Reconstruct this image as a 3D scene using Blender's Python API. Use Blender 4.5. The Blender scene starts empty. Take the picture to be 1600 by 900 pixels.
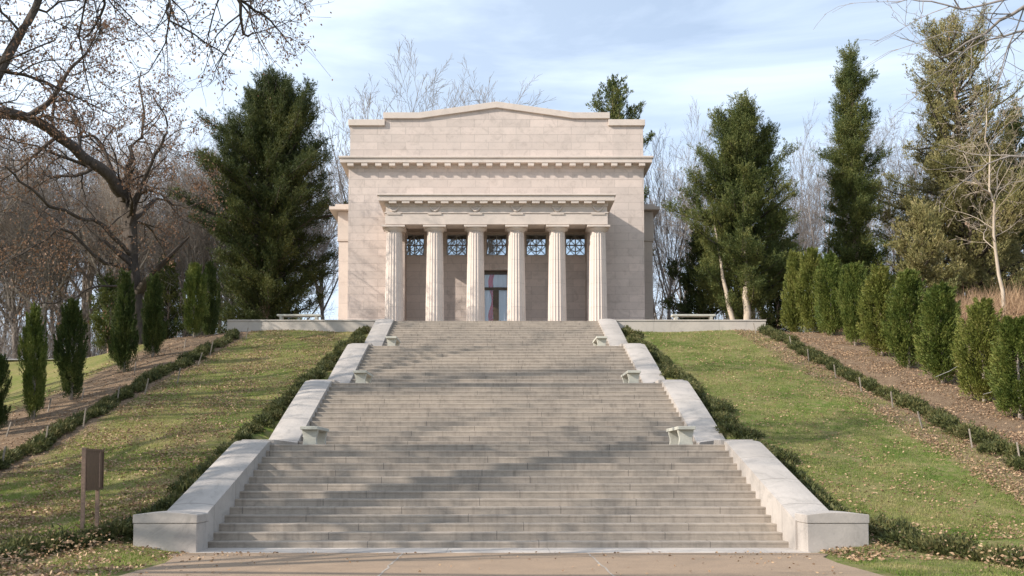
import bpy, math, random
import numpy as np
from mathutils import Vector, Matrix

# ------------------------------------------------------------------ camera, sky, sun, exposure
scene = bpy.context.scene
COL = scene.collection
FPX = 1550.0; PITCH = math.radians(3.0); YH = 731.0
PCY = YH - FPX*math.tan(PITCH); PCX = 772.6
CAM = Vector((-0.07, 0.0, 1.57))
cam_d = bpy.data.cameras.new("camera"); cam = bpy.data.objects.new("camera", cam_d); COL.objects.link(cam)
cam.location = CAM; cam.rotation_euler = (math.pi/2 + PITCH, 0, 0)
cam_d.sensor_width = 36.0; cam_d.lens = FPX/1600*36
cam_d.shift_x = (800-PCX)/1600; cam_d.shift_y = (PCY-450)/1600
cam_d.clip_start = 0.1; cam_d.clip_end = 2000
scene.camera = cam

SUN_EL = math.radians(30); SUN_AZ = math.radians(67)     # azimuth left of the way back to the camera
S = Vector((-math.sin(SUN_AZ)*math.cos(SUN_EL), -math.cos(SUN_AZ)*math.cos(SUN_EL), math.sin(SUN_EL)))
sd = bpy.data.lights.new("sun", 'SUN'); sd.energy = 4.75; sd.angle = math.radians(0.55); sd.color = (1.0, 0.93, 0.84)
sun = bpy.data.objects.new("sun", sd); COL.objects.link(sun)
sun.rotation_euler = S.to_track_quat('Z', 'Y').to_euler()

w = bpy.data.worlds.new("World"); scene.world = w; w.use_nodes = True
nt = w.node_tree; nt.nodes.clear()
def N(t, ty, **k):
    n = t.nodes.new(ty)
    for a, b in k.items(): setattr(n, a, b)
    return n
out = N(nt, 'ShaderNodeOutputWorld'); bg = N(nt, 'ShaderNodeBackground'); bg.inputs[1].default_value = 0.128
sky = N(nt, 'ShaderNodeTexSky', sky_type='NISHITA', sun_disc=False)
sky.sun_elevation = SUN_EL; sky.sun_rotation = math.atan2(S.x, S.y); sky.air_density = 1.0; sky.dust_density = 0.6; sky.ozone_density = 1.2
tc = N(nt, 'ShaderNodeTexCoord'); mp = N(nt, 'ShaderNodeMapping'); mp.inputs['Scale'].default_value = (1.3, 1.3, 7.0)
mp.inputs['Rotation'].default_value = (0.0, 0.12, 0.3)
n1 = N(nt, 'ShaderNodeTexNoise'); n1.inputs['Scale'].default_value = 1.6; n1.inputs['Detail'].default_value = 7; n1.inputs['Roughness'].default_value = 0.55
n1.inputs['Distortion'].default_value = 0.6
rp = N(nt, 'ShaderNodeValToRGB'); rp.color_ramp.elements[0].position = 0.36; rp.color_ramp.elements[0].color = (0, 0, 0, 1)
rp.color_ramp.elements[1].position = 0.66; rp.color_ramp.elements[1].color = (1, 1, 1, 1)
mx = N(nt, 'ShaderNodeMix', data_type='RGBA'); mx.inputs['B'].default_value = (6.1, 7.0, 8.2, 1)
# thicker cloud veil toward the west (left)
sx = N(nt, 'ShaderNodeSeparateXYZ'); mr = N(nt, 'ShaderNodeMapRange'); mr.inputs['From Min'].default_value = 0.35; mr.inputs['From Max'].default_value = -0.35
mr.inputs['To Min'].default_value = 0.28; mr.inputs['To Max'].default_value = 0.62
ad = N(nt, 'ShaderNodeMath', operation='MULTIPLY_ADD'); ad.inputs[1].default_value = 0.5; ad.use_clamp = True
L = nt.links.new
L(tc.outputs['Generated'], mp.inputs[0]); L(mp.outputs[0], n1.inputs['Vector']); L(n1.outputs[0], rp.inputs[0])
L(tc.outputs['Generated'], sx.inputs[0]); L(sx.outputs[0], mr.inputs[0])
L(rp.outputs[0], ad.inputs[0]); L(mr.outputs[0], ad.inputs[2])
L(ad.outputs[0], mx.inputs['Factor']); L(sky.outputs[0], mx.inputs['A']); L(mx.outputs['Result'], bg.inputs[0]); L(bg.outputs[0], out.inputs[0])

vs = scene.view_settings; vs.view_transform = 'Standard'; vs.look = 'None'; vs.exposure = 0.48; vs.gamma = 1.0; vs.use_curve_mapping = False
scene.cycles.max_bounces = 6; scene.cycles.transparent_max_bounces = 8

# ------------------------------------------------------------------ pixel helpers (photo 1600x900) -> real points
def PX(px, py, Y):
    """point at distance Y (along +Y from camera) seen at photo pixel px,py"""
    u = (px-PCX)/FPX; v = (PCY-py)/FPX
    c, s = math.cos(PITCH), math.sin(PITCH)
    dy = c - v*s; dz = s + v*c
    t = Y/dy
    return Vector((CAM.x + u*t, Y, CAM.z + dz*t))
def zat(py, Y): return PX(PCX, py, Y).z
def xat(px, py, Y): return PX(px, py, Y).x

# ------------------------------------------------------------------ mesh helpers
def mesh_from(name, verts, faces, mats, smooth=False, fm=None):
    """faces: list of arrays (k,n)"""
    me = bpy.data.meshes.new(name)
    verts = np.asarray(verts, dtype=np.float32).reshape(-1, 3)
    if not isinstance(faces, list): faces = [faces]
    faces = [np.asarray(f, dtype=np.int32) for f in faces if len(f)]
    nl = sum(f.size for f in faces); nf = sum(len(f) for f in faces)
    me.vertices.add(len(verts)); me.vertices.foreach_set('co', verts.ravel())
    me.loops.add(nl); me.loops.foreach_set('vertex_index', np.concatenate([f.ravel() for f in faces]))
    me.polygons.add(nf)
    sizes = np.concatenate([np.full(len(f), f.shape[1], dtype=np.int32) for f in faces])
    starts = np.concatenate([[0], np.cumsum(sizes)[:-1]]).astype(np.int32)
    me.polygons.foreach_set('loop_start', starts)
    me.polygons.foreach_set('use_smooth', np.full(nf, bool(smooth)))
    for m in (mats if isinstance(mats, list) else [mats]): me.materials.append(m)
    if fm is not None: me.polygons.foreach_set('material_index', np.asarray(fm, dtype=np.int32))
    me.update(calc_edges=True); me.validate()
    return me
def link(name, me, parent=None, loc=None):
    o = bpy.data.objects.new(name, me); COL.objects.link(o)
    if parent is not None: o.parent = parent
    if loc is not None: o.location = loc
    return o
def tag(o, label=None, cat=None, group=None, kind=None):
    if label: o['label'] = label
    if cat: o['category'] = cat
    if group: o['group'] = group
    if kind: o['kind'] = kind
    return o
def empty(name, loc, label, cat, group=None, rz=0.0):
    o = bpy.data.objects.new(name, None); COL.objects.link(o); o.location = loc; o.rotation_euler = (0, 0, rz)
    o.empty_display_size = 0.3
    return tag(o, label, cat, group)
def copy_tree(o, parent=None):
    c = o.copy(); COL.objects.link(c); c.parent = parent
    for ch in list(o.children): copy_tree(ch, c)
    return c

class MB:
    def __init__(s): s.v = []; s.f = {}; s.n = 0
    def add(s, verts, faces):
        b = s.n; s.v.extend([tuple(p) for p in verts]); s.n += len(verts)
        for f in faces: s.f.setdefault(len(f), []).append([i+b for i in f])
        return s
    def box(s, x0, x1, y0, y1, z0, z1):
        v = [(x, y, z) for z in (z0, z1) for y in (y0, y1) for x in (x0, x1)]
        return s.add(v, [(0,2,3,1),(4,5,7,6),(0,1,5,4),(2,6,7,3),(0,4,6,2),(1,3,7,5)])
    def prism_x(s, prof, x0, x1, x0b=None, x1b=None):
        """profile list of (y,z) extruded along x; optional function for x at y"""
        n = len(prof)
        fx0 = x0 if callable(x0) else (lambda y: x0); fx1 = x1 if callable(x1) else (lambda y: x1)
        v = [(fx0(y), y, z) for y, z in prof] + [(fx1(y), y, z) for y, z in prof]
        fs = [tuple(range(n))[::-1], tuple(range(n, 2*n))]
        fs += [(i, (i+1) % n, n+(i+1) % n, n+i) for i in range(n)]
        return s.add(v, fs)
    def prism_y(s, prof, y0, y1):
        n = len(prof)
        v = [(x, y0, z) for x, z in prof] + [(x, y1, z) for x, z in prof]
        fs = [tuple(range(n)), tuple(range(n, 2*n))[::-1]]
        fs += [(i, n+i, n+(i+1) % n, (i+1) % n) for i in range(n)]
        return s.add(v, fs)
    def tube(s, pts, rads, k=6, cap=True):
        pts = [Vector(p) for p in pts]; n = len(pts); vs_ = []; 
        for i, p in enumerate(pts):
            t = (pts[min(i+1, n-1)]-pts[max(i-1, 0)]).normalized()
            ref = Vector((0, 0, 1)) if abs(t.z) < .9 else Vector((1, 0, 0))
            a = t.cross(ref).normalized(); b = t.cross(a)
            r = rads[i] if hasattr(rads, '__len__') else rads
            for j in range(k):
                th = 2*math.pi*j/k; vs_.append(p + (a*math.cos(th)+b*math.sin(th))*r)
        fs = [(i*k+j, i*k+(j+1) % k, (i+1)*k+(j+1) % k, (i+1)*k+j) for i in range(n-1) for j in range(k)]
        if cap: fs += [tuple(range(k))[::-1], tuple(range((n-1)*k, n*k))]
        return s.add(vs_, fs)
    def build(s, name, mat, parent=None, smooth=False, bevel=0.0, loc=None):
        fl = [np.array(a) for a in s.f.values()]
        me = mesh_from(name, s.v, fl, mat, smooth)
        import bmesh
        bm = bmesh.new(); bm.from_mesh(me); bmesh.ops.recalc_face_normals(bm, faces=bm.faces)
        if bevel > 0:
            es = [e for e in bm.edges if len(e.link_faces) == 2 and e.calc_face_angle(0) > .5]
            bmesh.ops.bevel(bm, geom=es, offset=bevel, segments=2, affect='EDGES', profile=.5)
        bm.to_mesh(me); bm.free()
        return link(name, me, parent, loc)

# ------------------------------------------------------------------ materials
def newmat(name):
    m = bpy.data.materials.new(name); m.use_nodes = True
    t = m.node_tree; b = t.nodes['Principled BSDF']
    return m, t, b
def ramp(t, els, interp='LINEAR'):
    r = N(t, 'ShaderNodeValToRGB'); cr = r.color_ramp; cr.interpolation = interp
    while len(cr.elements) < len(els): cr.elements.new(0.5)
    for e, (p, c) in zip(cr.elements, els): e.position = p; e.color = (*c, 1) if len(c) == 3 else c
    return r
def noise(t, scale, detail=4, rough=.6, vec=None, dist=0):
    n = N(t, 'ShaderNodeTexNoise'); n.inputs['Scale'].default_value = scale; n.inputs['Detail'].default_value = detail
    n.inputs['Roughness'].default_value = rough; n.inputs['Distortion'].default_value = dist
    if vec is not None: t.links.new(vec, n.inputs['Vector'])
    return n
def mixc(t, fac, a, b, mode='MIX'):
    m = N(t, 'ShaderNodeMix', data_type='RGBA', blend_type=mode)
    for k, v in (('Factor', fac), ('A', a), ('B', b)):
        if isinstance(v, (int, float)): m.inputs[k].default_value = v
        elif isinstance(v, tuple): m.inputs[k].default_value = (*v, 1) if len(v) == 3 else v
        else: t.links.new(v, m.inputs[k])
    return m.outputs['Result']
def mth(t, op, a, b=None, c=None, clamp=False):
    m = N(t, 'ShaderNodeMath', operation=op, use_clamp=clamp)
    for i, v in enumerate((a, b, c)):
        if v is None: continue
        if isinstance(v, (int, float)): m.inputs[i].default_value = v
        else: t.links.new(v, m.inputs[i])
    return m.outputs[0]
def world_pos(t): return N(t, 'ShaderNodeNewGeometry').outputs['Position']
def bump(t, b, h, strength=.3, dist=.02):
    n = N(t, 'ShaderNodeBump'); n.inputs['Strength'].default_value = strength; n.inputs['Distance'].default_value = dist
    t.links.new(h, n.inputs['Height']); t.links.new(n.outputs[0], b.inputs['Normal'])

def stone_mat(name, base, tint2, course=.43, blk=1.55, joints=True, stain=.35, joint_col=(.19,.16,.14), zoff=0.0, msize=.012, off=.5, stretch=None, stain_col=(.16,.14,.13), blockvar=.22):
    m, t, b = newmat(name); lk = t.links.new
    pos = world_pos(t); sep = N(t, 'ShaderNodeSeparateXYZ'); lk(pos, sep.inputs[0])
    big = noise(t, .55, 5, .65, pos, .4); fine = noise(t, 22, 4, .7, pos)
    col = mixc(t, ramp_fac(t, big.outputs[0], .35, .68), base, tint2)
    if joints:
        cb = N(t, 'ShaderNodeCombineXYZ')
        lk(sep.outputs[1] if stretch == 'y' else mth(t, 'ADD', sep.outputs[0], mth(t, 'MULTIPLY', sep.outputs[1], 1.0 if stretch is None else 0.0)), cb.inputs[0])
        lk(mth(t, 'ADD', sep.outputs[2], zoff), cb.inputs[1])
        br = N(t, 'ShaderNodeTexBrick'); lk(cb.outputs[0], br.inputs['Vector'])
        br.inputs['Scale'].default_value = 1.0; br.inputs['Brick Width'].default_value = blk; br.inputs['Row Height'].default_value = course
        br.inputs['Mortar Size'].default_value = msize; br.inputs['Mortar Smooth'].default_value = .3; br.offset = off
        br.inputs['Color1'].default_value = (0, 0, 0, 1); br.inputs['Color2'].default_value = (1, 1, 1, 1); br.inputs['Mortar'].default_value = (.5, .5, .5, 1)
        col = mixc(t, mth(t, 'MULTIPLY', br.outputs['Color'], blockvar), col, tuple(c*.80 for c in tint2))
        col = mixc(t, mth(t, 'MULTIPLY', br.outputs['Fac'], .42), col, joint_col)
    st = noise(t, 1.7, 8, .75, pos, 1.2)
    col = mixc(t, mth(t, 'MULTIPLY', ramp_fac(t, st.outputs[0], .50, .75), stain), col, stain_col)
    col = mixc(t, mth(t, 'MULTIPLY', ramp_fac(t, fine.outputs[0], .35, .7), .22), col, tuple(c*.6 for c in base))
    lk(col, b.inputs['Base Color']); b.inputs['Roughness'].default_value = .82; b.inputs['Specular IOR Level'].default_value = .3
    h = fine.outputs[0]
    if joints: h = mth(t, 'SUBTRACT', h, mth(t, 'MULTIPLY', br.outputs['Fac'], 1.5))
    bump(t, b, h, .35, .012)
    return m
def ramp_fac(t, src, lo, hi):
    r = N(t, 'ShaderNodeMapRange'); r.inputs['From Min'].default_value = lo; r.inputs['From Max'].default_value = hi
    t.links.new(src, r.inputs[0]); return r.outputs[0]

M = {}
M['granite'] = stone_mat('pink_granite_ashlar', (.66,.545,.475), (.55,.465,.41), stain=.6, blockvar=.55, stain_col=(.27,.22,.19))
M['granite_plain'] = stone_mat('pink_granite_plain', (.64,.54,.465), (.55,.47,.41), joints=False, stain=.25)
M['column'] = stone_mat('column_granite', (.67,.57,.49), (.59,.50,.44), course=1.25, blk=30, msize=.008, stain=.2)
M['coping'] = stone_mat('cheek_granite', (.50,.445,.395), (.37,.33,.295), course=40, blk=1.45, zoff=7, stretch='y', msize=.018, blockvar=.5, stain=.7, joint_col=(.08,.07,.06), stain_col=(.20,.185,.165))
M['terrace_wall'] = stone_mat('terrace_wall_stone', (.56,.49,.42), (.46,.41,.36), course=2.0, blk=3.1, zoff=.4, stain=.35)
m, t, b = newmat('step_granite'); pos = world_pos(t); sep = N(t, 'ShaderNodeSeparateXYZ'); t.links.new(pos, sep.inputs[0])
row = mth(t, 'FLOOR', mth(t, 'DIVIDE', mth(t, 'SUBTRACT', sep.outputs[2], .012), .1524))
wn = N(t, 'ShaderNodeTexWhiteNoise', noise_dimensions='1D'); t.links.new(row, wn.inputs['W'])
xx = mth(t, 'DIVIDE', mth(t, 'ADD', mth(t, 'ADD', sep.outputs[0], 31.7), mth(t, 'ADD', mth(t, 'MULTIPLY', wn.outputs['Value'], .9), mth(t, 'MULTIPLY', mth(t, 'MODULO', row, 2), 1.2))), 3.3)
fx = mth(t, 'FRACT', xx); jt = mth(t, 'LESS_THAN', fx, .0055)
cb = N(t, 'ShaderNodeCombineXYZ'); t.links.new(mth(t, 'FLOOR', xx), cb.inputs[0]); t.links.new(row, cb.inputs[1])
wn2 = N(t, 'ShaderNodeTexWhiteNoise', noise_dimensions='2D'); t.links.new(cb.outputs[0], wn2.inputs['Vector'])
mpn = N(t, 'ShaderNodeMapping'); mpn.inputs['Scale'].default_value = (.45, 2.2, 4.5); t.links.new(pos, mpn.inputs[0])
a = noise(t, 1.0, 6, .7, mpn.outputs[0], .5); c = noise(t, 2.5, 7, .75, pos, 1.0); f = noise(t, 30, 4, .7, pos)
mps = N(t, 'ShaderNodeMapping'); mps.inputs['Scale'].default_value = (9, 2, .8); t.links.new(pos, mps.inputs[0]); dr_ = noise(t, 1, 3, .6, mps.outputs[0])
col = mixc(t, ramp_fac(t, a.outputs[0], .32, .66), (.43,.36,.29), (.31,.262,.215))
col = mixc(t, mth(t, 'MULTIPLY', wn2.outputs['Value'], .20), col, (.30,.26,.225))
col = mixc(t, mth(t, 'MULTIPLY', ramp_fac(t, c.outputs[0], .47, .70), .55), col, (.17,.15,.125))
col = mixc(t, mth(t, 'MULTIPLY', ramp_fac(t, dr_.outputs[0], .52, .74), .5), col, (.17,.14,.115))
col = mixc(t, mth(t, 'MULTIPLY', ramp_fac(t, f.outputs[0], .35, .7), .25), col, (.25,.22,.19))
col = mixc(t, mth(t, 'MULTIPLY', jt, .65), col, (.10,.085,.075))
t.links.new(col, b.inputs['Base Color']); b.inputs['Roughness'].default_value = .85; b.inputs['Specular IOR Level'].default_value = .25; bump(t, b, f.outputs[0], .35, .008); M['step'] = m
M['bench'] = stone_mat('bench_stone', (.52,.50,.42), (.44,.42,.36), joints=False, stain=.4)
M['terrace'] = stone_mat('terrace_paving', (.45,.38,.32), (.38,.33,.28), joints=False)

def simple(name, c, rough=.6, metal=0, nscale=6, var=.35):
    m, t, b = newmat(name); n = noise(t, nscale, 5, .65, world_pos(t))
    t.links.new(mixc(t, ramp_fac(t, n.outputs[0], .3, .7), tuple(x*(1-var) for x in c), tuple(min(1, x*(1+var*.5)) for x in c)), b.inputs['Base Color'])
    b.inputs['Roughness'].default_value = rough; b.inputs['Metallic'].default_value = metal; bump(t, b, n.outputs[0], .15, .01)
    return m
M['grille'] = simple('grey_green_bronze', (.34,.32,.30), .6, .0)
M['bronze'] = simple('dark_bronze', (.10,.075,.05), .45, .3)
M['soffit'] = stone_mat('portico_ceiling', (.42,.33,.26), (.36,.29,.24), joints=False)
M['sign'] = simple('brown_sign_paint', (.135,.08,.05), .5, 0, 14)
M['post'] = simple('weathered_brown_post', (.30,.19,.13), .7, 0, 20)
M['stake'] = simple('grey_stake_wood', (.27,.225,.18), .8, 0, 18)
M['wire'] = simple('pale_wire', (.55,.52,.48), .5, .2)
M['asphalt'] = simple('path_asphalt', (.22,.21,.21), .9, 0, 3)

m, t, b = newmat('reflective_window_glass'); b.inputs['Base Color'].default_value = (.86,.89,.93,1); b.inputs['Metallic'].default_value = 1; b.inputs['Roughness'].default_value = .05; M['pane'] = m
m, t, b = newmat('door_glass')
gl = N(t, 'ShaderNodeBsdfGlossy'); gl.inputs['Roughness'].default_value = .05; gl.inputs[0].default_value = (.8,.85,.9,1)
tr = N(t, 'ShaderNodeBsdfTransparent'); tr.inputs[0].default_value = (.9,.93,.95,1); ms = N(t, 'ShaderNodeMixShader'); ms.inputs[0].default_value = .06
t.links.new(tr.outputs[0], ms.inputs[1]); t.links.new(gl.outputs[0], ms.inputs[2]); t.links.new(ms.outputs[0], t.nodes['Material Output'].inputs[0]); M['glass'] = m
m, t, b = newmat('striped_reflection_cloth'); sep = N(t, 'ShaderNodeSeparateXYZ'); t.links.new(world_pos(t), sep.inputs[0])
wv = mth(t, 'ADD', mth(t, 'MULTIPLY', sep.outputs[0], 1.0), mth(t, 'MULTIPLY', mth(t, 'SINE', mth(t, 'MULTIPLY', sep.outputs[2], 3.3)), .09))
fr = mth(t, 'FRACT', mth(t, 'ADD', mth(t, 'MULTIPLY', wv, .9), .66))
r = ramp(t, [(0, (.90,.90,.93)), (.36, (.70,.015,.03)), (.60, (.90,.90,.93))], 'CONSTANT'); t.links.new(fr, r.inputs[0]); t.links.new(r.outputs[0], b.inputs['Base Color']); b.inputs['Roughness'].default_value = .8
M['cloth'] = m

# pavement: exposed aggregate, brown
m, t, b = newmat('brown_aggregate_pavement'); pos = world_pos(t)
sep = N(t, 'ShaderNodeSeparateXYZ'); t.links.new(pos, sep.inputs[0])
a = noise(t, 1.1, 6, .7, pos, .6); f = noise(t, 38, 5, .8, pos)
col = mixc(t, ramp_fac(t, a.outputs[0], .3, .72), (.36,.25,.16), (.26,.185,.12))
col = mixc(t, mth(t, 'MULTIPLY', ramp_fac(t, f.outputs[0], .42, .62), .6), col, (.15,.10,.07))
t.links.new(col, b.inputs['Base Color']); b.inputs['Roughness'].default_value = .9; bump(t, b, f.outputs[0], .4, .008); M['pavement'] = m
M['joint_fill'] = simple('joint_filler', (.36,.31,.26), .9)
M['kerb'] = stone_mat('plinth_granite', (.52,.46,.40), (.42,.37,.33), course=40, blk=1.9, zoff=7, stretch=1, stain=.5)

# ground: grass / straw / mulch zones
m, t, b = newmat('ground_soil_and_turf'); pos = world_pos(t); sep = N(t, 'ShaderNodeSeparateXYZ'); t.links.new(pos, sep.inputs[0])
a = noise(t, .35, 6, .6, pos, .5); c = noise(t, 3.5, 6, .75, pos); f = noise(t, 28, 4, .75, pos)
turf = mixc(t, ramp_fac(t, a.outputs[0], .38, .62), (.125,.18,.03), (.29,.25,.095))
turf = mixc(t, mth(t, 'MULTIPLY', ramp_fac(t, sep.outputs[0], -6, 6), .45), turf, (.085,.14,.028))
turf = mixc(t, ramp_fac(t, c.outputs[0], .42, .66), turf, (.30,.23,.12))
turf = mixc(t, mth(t, 'MULTIPLY', ramp_fac(t, f.outputs[0], .42, .65), .55), turf, (.08,.085,.025))
mul = mixc(t, ramp_fac(t, c.outputs[0], .35, .65), (.20,.135,.085), (.33,.235,.15))
mul = mixc(t, mth(t, 'MULTIPLY', ramp_fac(t, f.outputs[0], .42, .6), .6), mul, (.10,.065,.048))
edge = mth(t, 'MULTIPLY', mth(t, 'SUBTRACT', c.outputs[0], .5), 1.6)
ax = mth(t, 'ADD', mth(t, 'ABSOLUTE', sep.outputs[0]), edge)
mulch = mth(t, 'MULTIPLY', ramp_fac(t, ax, 11.1, 11.6), ramp_fac(t, mth(t, 'ADD', sep.outputs[1], edge), 16.8, 17.5))
leftgrass = ramp_fac(t, mth(t, 'ADD', sep.outputs[0], edge), -15.3, -15.9)
woods = ramp_fac(t, mth(t, 'ADD', sep.outputs[1], mth(t, 'MULTIPLY', edge, 3)), 62, 64)
mulch = mth(t, 'MULTIPLY', mulch, mth(t, 'SUBTRACT', 1.0, mth(t, 'MULTIPLY', leftgrass, mth(t, 'SUBTRACT', 1.0, woods))))
t.links.new(mixc(t, mulch, turf, mul), b.inputs['Base Color']); b.inputs['Roughness'].default_value = 1; b.inputs['Specular IOR Level'].default_value = .1
bump(t, b, mth(t, 'ADD', f.outputs[0], c.outputs[0]), .8, .05); M['ground'] = m

def leaf_mat(name, cols, scale=.5, transl=.25, island=.55, rough=.6):
    """cols: two colours; varied by patch noise and per leaf"""
    m, t, b = newmat(name); g = N(t, 'ShaderNodeNewGeometry'); n = noise(t, scale, 4, .6, g.outputs['Position'])
    fac = mth(t, 'ADD', mth(t, 'MULTIPLY', ramp_fac(t, n.outputs[0], .35, .65), 1-island), mth(t, 'MULTIPLY', g.outputs['Random Per Island'], island), clamp=True)
    els = [(i/(len(cols)-1), c) for i, c in enumerate(cols)]
    r = ramp(t, els); t.links.new(fac, r.inputs[0]); t.links.new(r.outputs[0], b.inputs['Base Color'])
    b.inputs['Roughness'].default_value = rough; b.inputs['Specular IOR Level'].default_value = .25
    if transl > 0:
        tl = N(t, 'ShaderNodeBsdfTranslucent'); t.links.new(r.outputs[0], tl.inputs[0]); ms = N(t, 'ShaderNodeMixShader'); ms.inputs[0].default_value = transl
        t.links.new(b.outputs[0], ms.inputs[1]); t.links.new(tl.outputs[0], ms.inputs[2]); t.links.new(ms.outputs[0], t.nodes['Material Output'].inputs[0])
    return m
M['cedar_dark'] = leaf_mat('dark_cedar_foliage', [(.022,.036,.012), (.055,.072,.020), (.14,.135,.035)])
M['cedar_mid'] = leaf_mat('mid_cedar_foliage', [(.032,.054,.016), (.10,.12,.032), (.24,.22,.065)])
M['cedar_olive'] = leaf_mat('olive_cedar_foliage', [(.10,.11,.04), (.24,.215,.08), (.40,.32,.16)])
M['juniper'] = leaf_mat('juniper_foliage', [(.036,.062,.013), (.11,.145,.028), (.26,.26,.07)], 1.2)
M['juniper_olive'] = leaf_mat('juniper_foliage_olive', [(.06,.08,.018), (.16,.18,.035), (.28,.25,.08)], 1.2)
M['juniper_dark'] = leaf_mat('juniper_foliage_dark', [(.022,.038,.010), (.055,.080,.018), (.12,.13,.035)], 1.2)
M['hedge'] = leaf_mat('hedge_foliage', [(.035,.045,.016), (.095,.105,.034), (.22,.18,.075)], 1.5)
M['grass_blade'] = leaf_mat('grass_blades', [(.095,.175,.02), (.19,.235,.04), (.34,.31,.115), (.46,.37,.19)], .55, .3, .45)
M['brown_leaf'] = leaf_mat('dry_oak_leaves', [(.15,.08,.045), (.24,.135,.08), (.33,.215,.145)], 1.0, .35, .7)
M['litter'] = leaf_mat('fallen_leaf_litter', [(.17,.10,.06), (.33,.21,.125), (.50,.35,.21)], 1.0, .1, .85)
M['grass_green'] = leaf_mat('green_grass_blades', [(.06,.125,.016), (.125,.18,.03), (.27,.26,.09), (.44,.35,.18)], .8, .3, .30)
def bark_mat(name, a, bb, scale=3):
    m, t, b = newmat(name); pos = world_pos(t); mpn = N(t, 'ShaderNodeMapping'); mpn.inputs['Scale'].default_value = (1, 1, .25); t.links.new(pos, mpn.inputs[0])
    n = noise(t, scale*3, 6, .7, mpn.outputs[0]); n2 = noise(t, scale*.25, 3, .6, pos)
    c = mixc(t, ramp_fac(t, n.outputs[0], .35, .65), a, bb); c = mixc(t, mth(t, 'MULTIPLY', ramp_fac(t, n2.outputs[0], .4, .65), .4), c, tuple(x*.6 for x in a))
    t.links.new(c, b.inputs['Base Color']); b.inputs['Roughness'].default_value = .95; b.inputs['Specular IOR Level'].default_value = .1; bump(t, b, n.outputs[0], .6, .03); return m
M['bark_grey'] = bark_mat('grey_bark', (.20,.172,.15), (.32,.28,.25))
M['bark_brown'] = bark_mat('brown_bark', (.31,.25,.20), (.46,.385,.32))
M['twigs'] = bark_mat('pale_twig_brush', (.30,.26,.225), (.46,.40,.35))
M['bark_dark'] = bark_mat('dark_oak_bark', (.055,.045,.038), (.12,.098,.082))
M['bark_pale'] = bark_mat('pale_bark', (.40,.32,.24), (.52,.43,.34))
M['bark_cedar'] = bark_mat('cedar_bark', (.30,.20,.15), (.46,.33,.26))

# ------------------------------------------------------------------ stair geometry numbers
R = .1524; T = .357; Y0 = 19.2; LAND = 8.4*T; FL = 13*T
starts = [Y0 + j*(FL+LAND) for j in range(4)]            # first riser of each flight
tops = [s_+FL for s_ in starts]                          # last riser
YT = tops[3]; ZP = 56*R
def halfw(y): return 5.60 - (min(max(y, 18.9), YT)-18.9)*.0273
def nose(y):
    for j in range(4):
        if y < starts[j]: return 14*j*R
        if y <= tops[j]: return (14*j + 1 + (y-starts[j])/T)*R
    return ZP

# ------------------------------------------------------------------ terrain
def sstep(a, b_, x):
    t_ = np.clip((x-a)/(b_-a), 0, 1); return t_*t_*(3-2*t_)
def ground_z(x, y, carve=True):
    x = np.asarray(x, float); y = np.asarray(y, float)
    base = np.clip((y-18.4)*.283, 0, 8.0)
    base = base + sstep(46, 52, y)*.40
    base = np.where(y < 18.4, 0, base)
    # soft toe of the slope away from the steps
    ax_ = np.abs(x)
    toe = sstep(5.4, 7.0, ax_)
    soft = np.where((y > 15.5) & (y < 21.5), .0235*(y-15.5)**2*1.0, 0)
    base = np.where(y < 21.5, np.maximum(base, toe*np.minimum(soft, .88)), base)
    fade = 1 - sstep(44, 56, y)
    rise = sstep(18, 24, y)
    left = (np.clip(-x-12.4, 0, 3)*.12+np.clip(-x-15.4, 0, 10)*.26)*(1-sstep(42, 64, y))*rise
    right = np.clip(x-16.5, 0, 12)*.11*rise
    z = base - left + right
    z = z + .05*np.sin(x*.9+y*.35)*rise*sstep(6.6, 8, ax_) + .03*np.sin(y*1.1-x*.6)*rise*sstep(6.6, 8, ax_)
    if carve:
        jj_ = np.clip(np.floor((y-Y0)/(FL+LAND)), 0, 3); yy_ = y-Y0-jj_*(FL+LAND)
        ns = np.where(y < Y0, 0, (14*jj_+np.minimum(yy_/T, 14))*R)
        near = ax_+np.maximum(y-18.9, 0)*.0273 < 6.5
        z = np.where(near & (y > 18.6) & (y < 46.8), np.minimum(z, ns), z)
        z = z - 1.3*(1-sstep(5.55, 5.75, ax_ + np.maximum(y-19, 0)*.0273))*(y > 18.15)*(y < 47.3)
        z = np.where((ax_ < 12.6) & (y > 47.2), np.minimum(z, 8.0), z)
    return z
xs = np.unique(np.round(np.concatenate([np.arange(-12.8, -4, .35), np.arange(-6.2, -4.6, .08), np.arange(4.6, 6.2, .08), np.arange(-4, 4, 1.0), np.arange(4, 12.9, .35), -12.8-np.cumsum(np.linspace(.4, 14, 36)), 12.8+np.cumsum(np.linspace(.4, 14, 36))]), 3))
ys = np.unique(np.round(np.concatenate([np.arange(-60, 12, 6), np.arange(12, 49, .33), [18.12, 18.17, 47.15, 47.25, 47.5], 49+np.cumsum(np.linspace(.6, 26, 34))]), 3))
gx, gy = np.meshgrid(xs, ys); gz = ground_z(gx, gy)
V = np.stack([gx, gy, gz], -1).reshape(-1, 3); nx, ny = len(xs), len(ys)
ii, jj = np.meshgrid(np.arange(nx-1), np.arange(ny-1)); i0 = (jj*nx+ii).ravel()
g = link('ground', mesh_from('ground', V, np.stack([i0, i0+1, i0+nx+1, i0+nx], -1), M['ground'], True)); tag(g, kind='structure')

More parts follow.
